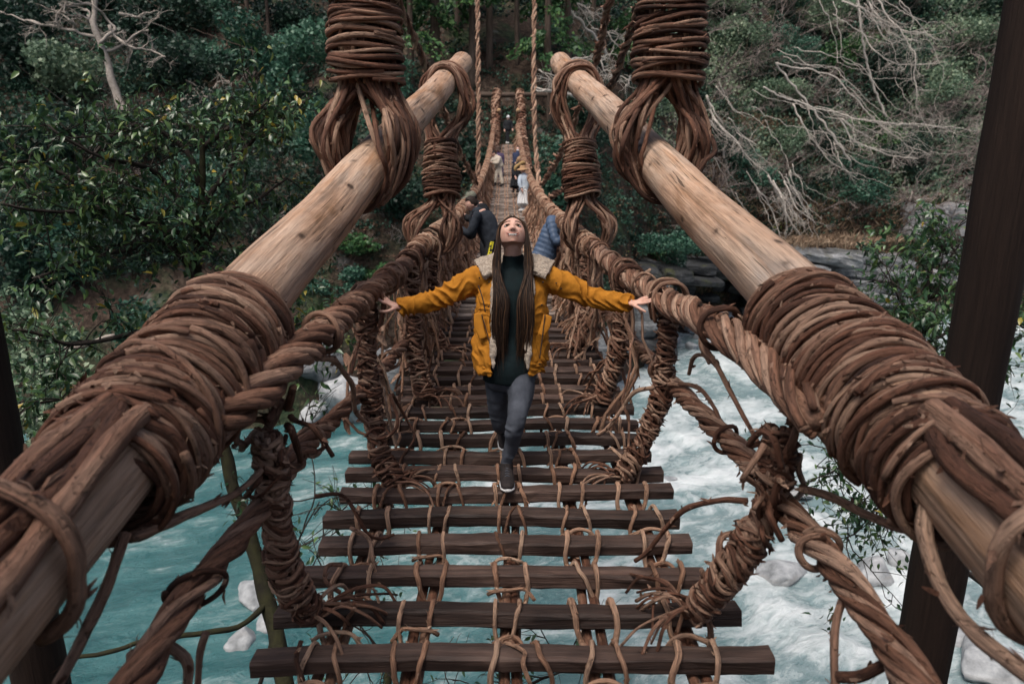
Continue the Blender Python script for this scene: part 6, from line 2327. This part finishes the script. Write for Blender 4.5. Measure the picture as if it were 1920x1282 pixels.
# snaps, zip lines and pocket flaps
for px, py, zc in [(917, 529, 4.135), (1018, 529, 4.135), (916, 575, 4.125), (1016, 572, 4.125), (925, 684, 4.10), (1012, 682, 4.10), (899, 521, 4.2), (1043, 531, 4.21), (1052, 541, 4.21)]:
    m = MB()
    ball(m, U(px, py, zc), (0.0055, 0.004, 0.0055), None, 12, 8)
    part('snap', m, M['shoe'], jacket)
for pts in ([(897, 535, 4.16), (905, 560, 4.13), (910, 585, 4.12)], [(1022, 590, 4.13), (1016, 640, 4.11), (1012, 672, 4.11)], [(903, 590, 4.12), (912, 620, 4.11), (922, 660, 4.10)]):
    m = MB()
    tube(m, smoothpath(UP(*pts), n=14), 0.0035, 6, 0)
    part('zip', m, M['shoe'], jacket)
for pts in ([(897, 588, 4.135), (898, 612, 4.13), (906, 634, 4.12)], [(1027, 592, 4.15), (1022, 612, 4.13), (1014, 628, 4.12)]):
    m = MB()
    ell(m, UP(*pts), [0.028, 0.03, 0.022], [0.006, 0.007, 0.005], (0, 1, 0), 12, 16)
    part('pocket_flap', m, M['mustard'], jacket)

# hair: scalp cap and long strands on both sides of the face
m = MB()


def cap_fn(D):
    S = head_shape(D)
    low_ = np.clip((0.015 - S[..., 2]) / 0.035, 0, 1)[..., None]
    S = S * (np.array([1.075, 1.05, 1.06]) * (1 - low_) + np.array([0.88, 0.80, 0.80]) * low_)
    f_, u = S[..., 1], S[..., 2]
    # keep the cap off the face
    mask = (f_ > 0.012 + 0.30 * (u - 0.075)) & (u < 0.098)
    S[..., 1] = np.where(mask, np.minimum(f_, 0.030), f_)
    return S


ball(m, HC + HF * -0.004 + HU * 0.004, (0.0735, 0.094, 0.114), HR, 48, 36, rnd=0.35, fn=cap_fn)
wv = []
for s_ in (-1, 1):
    for q in range(850):
        f0 = rng.uniform(-0.075, 0.068)
        t = rng.uniform(0, 1)
        u0 = 0.118 - 0.012 * t - 0.35 * max(f0 - 0.035, 0)
        root = H(s_ * 0.004 + s_ * 0.01 * t, f0, u0 * (1 - (f0 / 0.12) ** 2 * 0.35))
        side = H(s_ * (0.0725 + 0.010 * t), 0.62 * f0 - 0.004, 0.028 + rng.normal(0, 0.006))
        jaw = H(s_ * (0.074 + 0.016 * t), 0.40 * f0 - 0.016, -0.062)
        bot = rng.uniform(0.0, 1.0)
        inx = 7 + 27 * rng.uniform()
        xs1 = 961 + s_ * (inx + (3 if s_ > 0 else 2))
        front = rng.uniform(4.085, 4.15)
        yb = 646 + rng.normal(0, 22) - 16 * abs(bot - 0.5)
        # lower right lock sways to the middle, as in the photo
        p3 = U(961 + s_ * (24 + 12 * t), 505, 4.15 + 0.03 * rng.uniform())
        p4 = U(xs1, 560, front)
        p5 = U(961 + s_ * (inx * 1.02 + rng.normal(0, 1.5)) + (3 if s_ > 0 else -4), 610, front - 0.005)
        p6 = U(961 + s_ * (inx * (0.85 if s_ > 0 else 0.75)) + rng.normal(0, 3.0) + (2 if s_ > 0 else -6), yb, front + 0.012)
        P = smoothpath([root, root * 0.5 + side * 0.5 + HX * s_ * 0.010 + HU * 0.006, side, jaw, p3, p4, p5, p6], n=26)
        P = P + wobble(26, arclen(P), 0.0030 if rng.uniform() > 0.07 else 0.009, 4)
        w = 0.0016 * np.concatenate([np.linspace(0.6, 1, 6), np.ones(14), np.linspace(1, 0.15, 6)])
        tube(m, P, w, 4, 0, rng.uniform(0, 1) ** 1.5 if rng.uniform() > 0.06 else 1.0, np.array([0.1, 1, 0.2]), False, 0.6)
wpart('hair', m, M['hair'])
# bracelet
m = MB()
a = np.linspace(0, 6.283, 22)
c_ = U(1184, 568.5, 4.198)
tube(m, c_ + np.stack([0.004 * np.cos(a), 0.026 * np.cos(a), 0.024 * np.sin(a)], -1), 0.0018, 5, 0)
wpart('bracelet', m, M['eye_white'])


# ---------------- visitors further along the bridge
def visitor(label, zc, J, top, bottom, hair=(0.012, 0.009, 0.008), scale=1.0, voxel=0.012, skirt=False, ridges=False, extra=None, long_hair=False, face=None):
    """J: pixel joints; each may carry its own distance offset as a third value"""
    def W(key):
        p = J[key]
        return U(p[0], p[1], zc + (p[2] if len(p) > 2 else 0))
    s = scale
    skin = MB()
    hd, nk, hp = W('head'), W('neck'), W('hip')
    fd = nrm(np.array(J.get('face', (0, -1, 0)), float))
    hx = nrm(np.cross(fd, [0, 0, 1.0]))
    hu = np.cross(hx, fd)
    R_ = np.stack([hx, fd, hu])

    def hshape(D):
        x, f_, u = D[..., 0], D[..., 1], D[..., 2]
        t = np.clip(-u / (0.115 * s), 0, 1)
        nose = 0.022 * s * np.exp(-(x / (0.014 * s)) ** 2 - ((u + 0.02 * s) / (0.02 * s)) ** 2) * (f_ > 0)
        return np.stack([x * (1 - 0.32 * t ** 1.6), f_ * (1 - 0.12 * t) + nose, u], -1)
    ball(skin, hd, (0.076 * s, 0.094 * s, 0.115 * s), R_, 24, 18, fn=hshape)
    for sd_ in (-1, 1):
        ball(skin, hd + hx * sd_ * 0.076 * s - hu * 0.01 * s, (0.012 * s, 0.02 * s, 0.03 * s), R_, 8, 6)
    ell(skin, [hd - hu * 0.05 * s, nk], [0.05 * s, 0.058 * s], [0.05 * s, 0.055 * s], (0, 1, 0), 12)
    ell(skin, [nk, hp], [0.12 * s, 0.13 * s], [0.08 * s, 0.09 * s], (0, 1, 0), 14)
    topm, legm = MB(), MB()
    mid = nk * 0.45 + hp * 0.55
    n_ = 40
    tor = smoothpath([nk + (nk - hp) * 0.02, nk * 0.85 + hp * 0.15, mid, hp, hp + (hp - nk) * 0.12], n=n_)
    rx = np.interp(np.linspace(0, 1, n_), [0, 0.12, 0.3, 0.7, 1], [0.08, 0.17, 0.19, 0.175, 0.18]) * s
    if ridges:
        rx = np.maximum(rx, 0.165 * s)
        rx = rx * (1.04 + 0.08 * np.abs(np.sin(np.linspace(0, 30, n_))))
    tube(topm, tor, rx, 20, 0, 0.5, np.array([0, 1.0, 0.05]), True, 0.72)
    ball(topm, nk + (hd - nk) * 0.12, (0.088 * s, 0.085 * s, 0.075 * s), None, 18, 12)
    feet = {}
    for a in 'lr':
        sh, el_, ha = W('sh' + a), W('el' + a), W('ha' + a)
        ell(skin, [sh, el_, ha], [0.045 * s, 0.036 * s, 0.026 * s], [0.045 * s, 0.036 * s, 0.026 * s], (0, 1, 0), 10)
        d = nrm(ha - el_)
        ball(skin, ha + d * 0.03 * s, (0.035 * s, 0.035 * s, 0.035 * s), None, 10, 8)
        sd2 = nrm(np.cross(d, [0, 0.2, 1]))
        for q in range(4):
            f0 = ha + d * 0.05 * s + sd2 * (q - 1.5) * 0.018 * s
            ell(skin, [f0, f0 + d * 0.04 * s, f0 + d * (0.075 + 0.01 * (q in (1, 2))) * s - [0, 0, 0.015 * s]], [0.010 * s] * 3, [0.010 * s] * 3, (0, 1, 0.2), 7, 8)
        ell(skin, [ha + d * 0.01 * s, ha + d * 0.03 * s - sd2 * 0.045 * s, ha + d * 0.055 * s - sd2 * 0.05 * s], [0.012 * s] * 3, [0.012 * s] * 3, (0, 1, 0.2), 7, 8)
        P = smoothpath([nk * 0.3 + sh * 0.7, sh, el_, ha - d * 0.02], n=36)
        rr = np.interp(np.linspace(0, 1, 36), [0, 0.2, 0.6, 1], [0.075, 0.078, 0.062, 0.05]) * s
        if ridges:
            rr = rr * (1.04 + 0.13 * np.abs(np.sin(np.linspace(0, 24, 36))))
        tube(topm, P, rr, 14, 0, 0.5, None, True)
        kn, an = W('kn' + a), W('an' + a)
        hj = hp + hx * 0
        hj = hp * 0.86 + kn * 0.14
        ell(skin, [hp, kn, an], [0.075 * s, 0.05 * s, 0.035 * s], [0.075 * s, 0.05 * s, 0.035 * s], (0, 1, 0), 12)
        ell(legm, [hp, hj, kn, an + [0, 0, 0.02]], [0.11 * s, 0.098 * s, 0.072 * s, 0.06 * s], [0.11 * s, 0.1 * s, 0.074 * s, 0.062 * s], (0, 1, 0), 16)
        feet[a] = an
    base = np.array([(feet['l'][0] + feet['r'][0]) / 2, (feet['l'][1] + feet['r'][1]) / 2, min(feet['l'][2], feet['r'][2]) - 0.08])
    me = fuse(skin, voxel, 2, 0.4, 'person')
    set_co(me, get_co(me) - base)
    o = obj('person', me, M['skin'], None, base, label=label, category='person')

    def fold(amp):
        return lambda co, no: co + no * (amp * fbm(co, 7, 5, 3))[:, None]
    nm = label.split()[0]
    wfuse('top', topm, voxel * (0.7 if ridges else 1), top, 1 if ridges else 2, fold(0.012 if not ridges else 0.005), o)
    if skirt:
        m = MB()
        an = (feet['l'] + feet['r']) / 2 + [0, 0, 0.10]
        ell(m, [hp + [0, 0, 0.05], hp * 0.6 + an * 0.4, an], [0.15 * s, 0.18 * s, 0.21 * s], [0.12 * s, 0.15 * s, 0.18 * s], (0, 1, 0), 22)
        wfuse('skirt', m, voxel, bottom, 2, lambda co, no: co + no * (0.018 * np.sin(np.arctan2(co[:, 0] - an[0], co[:, 1] - an[1]) * 9))[:, None], o)
    else:
        wfuse('trousers', legm, voxel, bottom, 2, fold(0.012), o)
    m = MB()

    def hfn(D):
        S = hshape(D) * 1.10
        S[..., 1] = np.where((S[..., 1] > 0.02 * s) & (S[..., 2] < 0.07 * s), np.minimum(S[..., 1], 0.02 * s), S[..., 1])
        S[..., 2] = np.where(S[..., 2] < -0.05 * s, -0.05 * s, S[..., 2])
        return S * (1 + 0.05 * fbm(S * 30, 1, 3, 2))[..., None]
    ball(m, hd - fd * 0.006 * s + hu * 0.006 * s, (0.076 * s, 0.094 * s, 0.115 * s), R_, 26, 20, fn=hfn)
    if long_hair:
        ell(m, [hd - fd * 0.05 * s, hd - fd * 0.07 * s - [0, 0, 0.15 * s], nk - fd * 0.09 * s - [0, 0, 0.12 * s]], [0.075 * s, 0.075 * s, 0.04 * s], [0.04 * s, 0.035 * s, 0.02 * s], (0, 1, 0), 12)
    hm = fabric('hair_' + nm, hair, tuple(min(1, c * 1.8) for c in hair), 40, 0.6, 0.3)
    part('hair', m, hm, o)
    # eyes and mouth as small dark marks of geometry
    m = MB()
    for sd_ in (-1, 1):
        ball(m, hd + hx * sd_ * 0.031 * s + fd * 0.080 * s + hu * 0.012 * s, (0.012 * s, 0.008 * s, 0.006 * s), R_, 8, 6)
    part('eyes', m, M['brow'], o)
    for a in 'lr':
        m = MB()
        an = feet[a]
        dd = np.array(J.get('toe', (0, -1, 0)), float)
        dd[2] = 0
        dd = nrm(dd)
        h0 = an - dd * 0.05 * s
        h0[2] = base[2] + 0.045 * s
        ell(m, [h0, h0 + dd * 0.12 * s, h0 + dd * 0.2 * s - [0, 0, 0.012 * s], h0 + dd * 0.25 * s - [0, 0, 0.018 * s]], [0.036 * s, 0.043 * s, 0.042 * s, 0.022 * s], [0.045 * s, 0.044 * s, 0.032 * s, 0.02 * s], (0.1, 0.1, 1), 14)
        ell(m, [an + [0, 0, 0.04 * s], h0 + dd * 0.05 * s], [0.045 * s, 0.045 * s], [0.045 * s, 0.05 * s], (0.1, 1, 0), 12)
        part('shoe', m, M['sole'] if 'white' in label else M['shoe'], o)
    if extra:
        extra(o, dict(hd=hd, hx=hx, fd=fd, hu=hu, s=s, W=W, nk=nk, hp=hp, base=base))
    return o


def brim_hat(color, wide=0.19, h=0.10, name='hat'):
    def f(o, c):
        m = MB()
        n_ = 28
        a = np.linspace(0, 2 * np.pi, n_, endpoint=False)
        prof = [(0.02, h), (0.07, h), (0.092, h * 0.8), (0.10, 0.02), (0.11, 0.0), (wide * 0.7, -0.012), (wide, -0.045), (wide * 0.985, -0.052), (0.11, -0.012), (0.09, -0.008)]
        V = []
        top = c['hd'] + c['hu'] * 0.055 * c['s']
        for r_, z_ in prof:
            V.append(top + (c['hx'] * np.cos(a)[:, None] + c['fd'] * np.sin(a)[:, None]) * r_ * c['s'] + c['hu'] * (z_ * c['s']) + c['hu'] * (0.012 * np.sin(2 * a + 1) * (r_ > 0.12))[:, None])
        V = np.vstack(V)
        i = np.arange(len(prof) - 1)[:, None] * n_
        j = np.arange(n_)[None, :]
        m.add(V, np.stack([i + j, i + n_ + j, i + n_ + (j + 1) % n_, i + (j + 1) % n_], -1).reshape(-1, 4), [[0, q, q + 1] for q in range(1, n_ - 1)])
        part(name, m, fabric('hat_' + o.name, color, tuple(x * 1.35 for x in color), 60), o)
    return f


black = fabric('black_cloth', (0.008, 0.009, 0.011), (0.018, 0.019, 0.023), 10)
navy = fabric('charcoal_hoodie', (0.014, 0.018, 0.025), (0.028, 0.034, 0.045), 10)
puffer = fabric('blue_puffer', (0.045, 0.075, 0.135), (0.085, 0.125, 0.20), 9, 0.45)
cream = fabric('cream_cloth', (0.36, 0.31, 0.25), (0.50, 0.44, 0.37), 12)
white = fabric('white_cloth', (0.55, 0.55, 0.56), (0.68, 0.68, 0.69), 12)
paleblue = fabric('pale_blue_cloth', (0.30, 0.36, 0.43), (0.46, 0.51, 0.57), 30)
purple = fabric('purple_cloth', (0.05, 0.035, 0.075), (0.08, 0.06, 0.11), 12)
navy2 = fabric('navy_coat', (0.02, 0.03, 0.065), (0.035, 0.045, 0.09), 12)


def yellow_stripe(o, c):
    m = MB()
    hp, kn, an = c['hp'], c['W']('knr'), c['W']('anr')
    P = smoothpath([hp + [0.0, -0.10, 0.0], kn * 0.4 + hp * 0.6 + [0, -0.105, 0], kn + [0.0, -0.082, 0], an + [0, -0.07, 0.1]], n=22)
    ell(m, P, np.full(22, 0.028), np.full(22, 0.006), (0, 1, 0), 10, 44)
    st = part('stripe', m, fabric('yellow_stripe', (0.55, 0.48, 0.02), (0.66, 0.58, 0.04), 20), o)
    for q in range(1, 21):
        m = MB()
        p = P[q]
        box_mb(m, p + [-0.012, -0.010, -0.010], p + [0.012, -0.004, 0.010])
        part('dark_mark', m, black, st, smooth=False)


visitor('man in charcoal hoodie and dark trousers with yellow side stripe leaning over left rail', 10.6,
        dict(head=(884, 383), neck=(897, 398), hip=(924, 448), shl=(888, 412, 0.18), shr=(893, 408, -0.18), ell=(884, 440, 0.15), elr=(880, 437, -0.2), hal=(866, 432, 0.05), har=(863, 430, -0.1), knl=(918, 492, 0.12), knr=(914, 494, -0.12), anl=(916, 536, 0.1), anr=(911, 540, -0.12), face=(-0.85, -0.25, -0.5), toe=(-1, -0.2, 0)), navy, black, (0.016, 0.010, 0.008), 1.0, 0.012, extra=yellow_stripe)


def grey_cap(o, c):
    m = MB()
    ball(m, c['hd'] + c['hu'] * 0.03, (0.088, 0.104, 0.10), np.stack([c['hx'], c['fd'], c['hu']]), 24, 16)
    ell(m, [c['hd'] + c['hu'] * 0.05 + c['fd'] * 0.08, c['hd'] + c['hu'] * 0.045 + c['fd'] * 0.17], [0.07, 0.05], [0.012, 0.008], tuple(c['hu']), 14)
    part('cap', m, fabric('grey_cap', (0.13, 0.13, 0.10), (0.2, 0.2, 0.16), 30), o)


visitor('person in grey cap mostly hidden behind the man in the charcoal hoodie', 12.2,
        dict(head=(884, 371), neck=(893, 384), hip=(912, 428), shl=(888, 396, 0.18), shr=(892, 394, -0.18), ell=(884, 412, 0.15), elr=(880, 410, -0.2), hal=(874, 405, 0.05), har=(872, 404, -0.1), knl=(910, 462, 0.12), knr=(908, 463, -0.12), anl=(911, 502, 0.1), anr=(908, 504, -0.12), face=(-0.8, -0.3, -0.3), toe=(-1, -0.2, 0)), black, black, (0.016, 0.012, 0.01), 1.0, 0.014, extra=grey_cap)
visitor('person in blue quilted jacket leaning over the right rail behind the woman', 10.6,
        dict(head=(1068, 418), neck=(1050, 414), hip=(1018, 484), shl=(1034, 416, -0.16), shr=(1056, 424, 0.12), ell=(1043, 452, -0.30), elr=(1060, 446, 0.1), hal=(1062, 440, -0.22), har=(1068, 440, 0.1), knl=(1018, 510, -0.1), knr=(1020, 510, 0.1), anl=(1014, 542, -0.1), anr=(1018, 541, 0.1), face=(0.85, 0.3, -0.4), toe=(1, 0.2, 0)), puffer, black, (0.02, 0.014, 0.01), 1.0, 0.012, ridges=True)
visitor('white dressed girl in straw hat and white shoes standing at the right rail', 21.5,
        dict(head=(980, 319), neck=(983, 329), hip=(983, 354), shl=(976, 332, -0.05), shr=(990, 332, 0.05), ell=(974, 344, -0.15), elr=(993, 344, 0.1), hal=(978, 354, -0.2), har=(990, 352, 0.2), knl=(981, 372), knr=(984, 372), anl=(979, 389), anr=(983, 391), face=(-0.7, -0.6, 0), toe=(-0.6, -0.8, 0)), paleblue, white, (0.02, 0.012, 0.008), 0.93, 0.014, skirt=True, extra=brim_hat((0.33, 0.20, 0.11), 0.21))


def scarf(o, c):
    m = MB()
    vine(m, [c['nk'] + [-0.14, -0.12, -0.30], c['nk'] + [-0.10, -0.16, -0.12], c['nk'] + [0.02, -0.13, -0.02], c['nk'] + [0.16, -0.10, 0.06], c['nk'] + [0.24, 0.0, 0.05]], 0.06, 0.04, 0.01, 10, 0.9)
    part('scarf', m, fabric('tan_scarf', (0.28, 0.17, 0.07), (0.42, 0.28, 0.13), 30), o)


visitor('fair haired person in long black coat with tan scarf beside the straw hat', 24.5,
        dict(head=(974, 300), neck=(972, 308), hip=(968, 330), shl=(964, 312, -0.05), shr=(979, 311, 0.05), ell=(962, 322, -0.1), elr=(984, 318, 0.1), hal=(966, 331, -0.2), har=(990, 312, 0.1), knl=(965, 344), knr=(971, 344), anl=(963, 356), anr=(971, 357), face=(0.75, 0.4, -0.2), toe=(-0.3, -1, 0)), black, black, (0.22, 0.14, 0.08), 0.98, 0.016, skirt=True, long_hair=True, extra=scarf)


def face_mask(o, c):
    m = MB()
    ball(m, c['hd'] + c['fd'] * 0.055 - c['hu'] * 0.045, (0.06, 0.055, 0.05), np.stack([c['hx'], c['fd'], c['hu']]), 16, 12)
    part('face_mask', m, white, o)


visitor('person in navy coat wearing a white face mask by the right rail', 29.5,
        dict(head=(971, 280), neck=(971, 287), hip=(968, 305), shl=(964, 290), shr=(977, 290), ell=(963, 298), elr=(980, 297), hal=(966, 305, -0.1), har=(985, 296), knl=(966, 318), knr=(970, 318), anl=(965, 331), anr=(970, 331), face=(0, -1, 0.05)), navy2, black, (0.012, 0.010, 0.010), 1.0, 0.016, extra=face_mask)
visitor('person in cream clothes bending over the left rail with dark hair', 27.0,
        dict(head=(927, 289), neck=(931, 294), hip=(936, 312), shl=(928, 296, 0.15), shr=(936, 297, -0.15), ell=(921, 302, 0.1), elr=(933, 306, -0.2), hal=(916, 305), har=(922, 305, -0.15), knl=(931, 328), knr=(939, 328), anl=(929, 344), anr=(942, 346), face=(-0.6, -0.6, -0.6), toe=(-0.6, -0.8, 0)), cream, cream, (0.010, 0.009, 0.009), 1.0, 0.016)
visitor('person in purple with brown hat behind the one in cream clothes', 29.0,
        dict(head=(934, 281), neck=(935, 288), hip=(938, 306), shl=(930, 291), shr=(942, 291), ell=(926, 298), elr=(944, 299), hal=(922, 301, -0.1), har=(943, 306), knl=(936, 319), knr=(941, 319), anl=(935, 333), anr=(941, 333), face=(-0.3, -0.9, -0.2)), purple, purple, (0.012, 0.010, 0.010), 1.0, 0.016, extra=brim_hat((0.06, 0.04, 0.032), 0.15, 0.09))


def white_cap(o, c):
    m = MB()
    ball(m, c['hd'] + c['hu'] * 0.035, (0.09, 0.106, 0.10), np.stack([c['hx'], c['fd'], c['hu']]), 20, 14)
    part('cap', m, white, o)


visitor('person all in black with a white cap standing at the far gate', 36.5,
        dict(head=(953, 221), neck=(953, 227), hip=(952, 243), shl=(947, 229), shr=(958, 229), ell=(945, 236), elr=(960, 236), hal=(946, 243, -0.1), har=(961, 242, -0.1), knl=(950, 255), knr=(953, 255), anl=(950, 266), anr=(953, 267), face=(0.3, -1, 0.0)), black, black, (0.02, 0.02, 0.02), 1.0, 0.018, extra=white_cap)
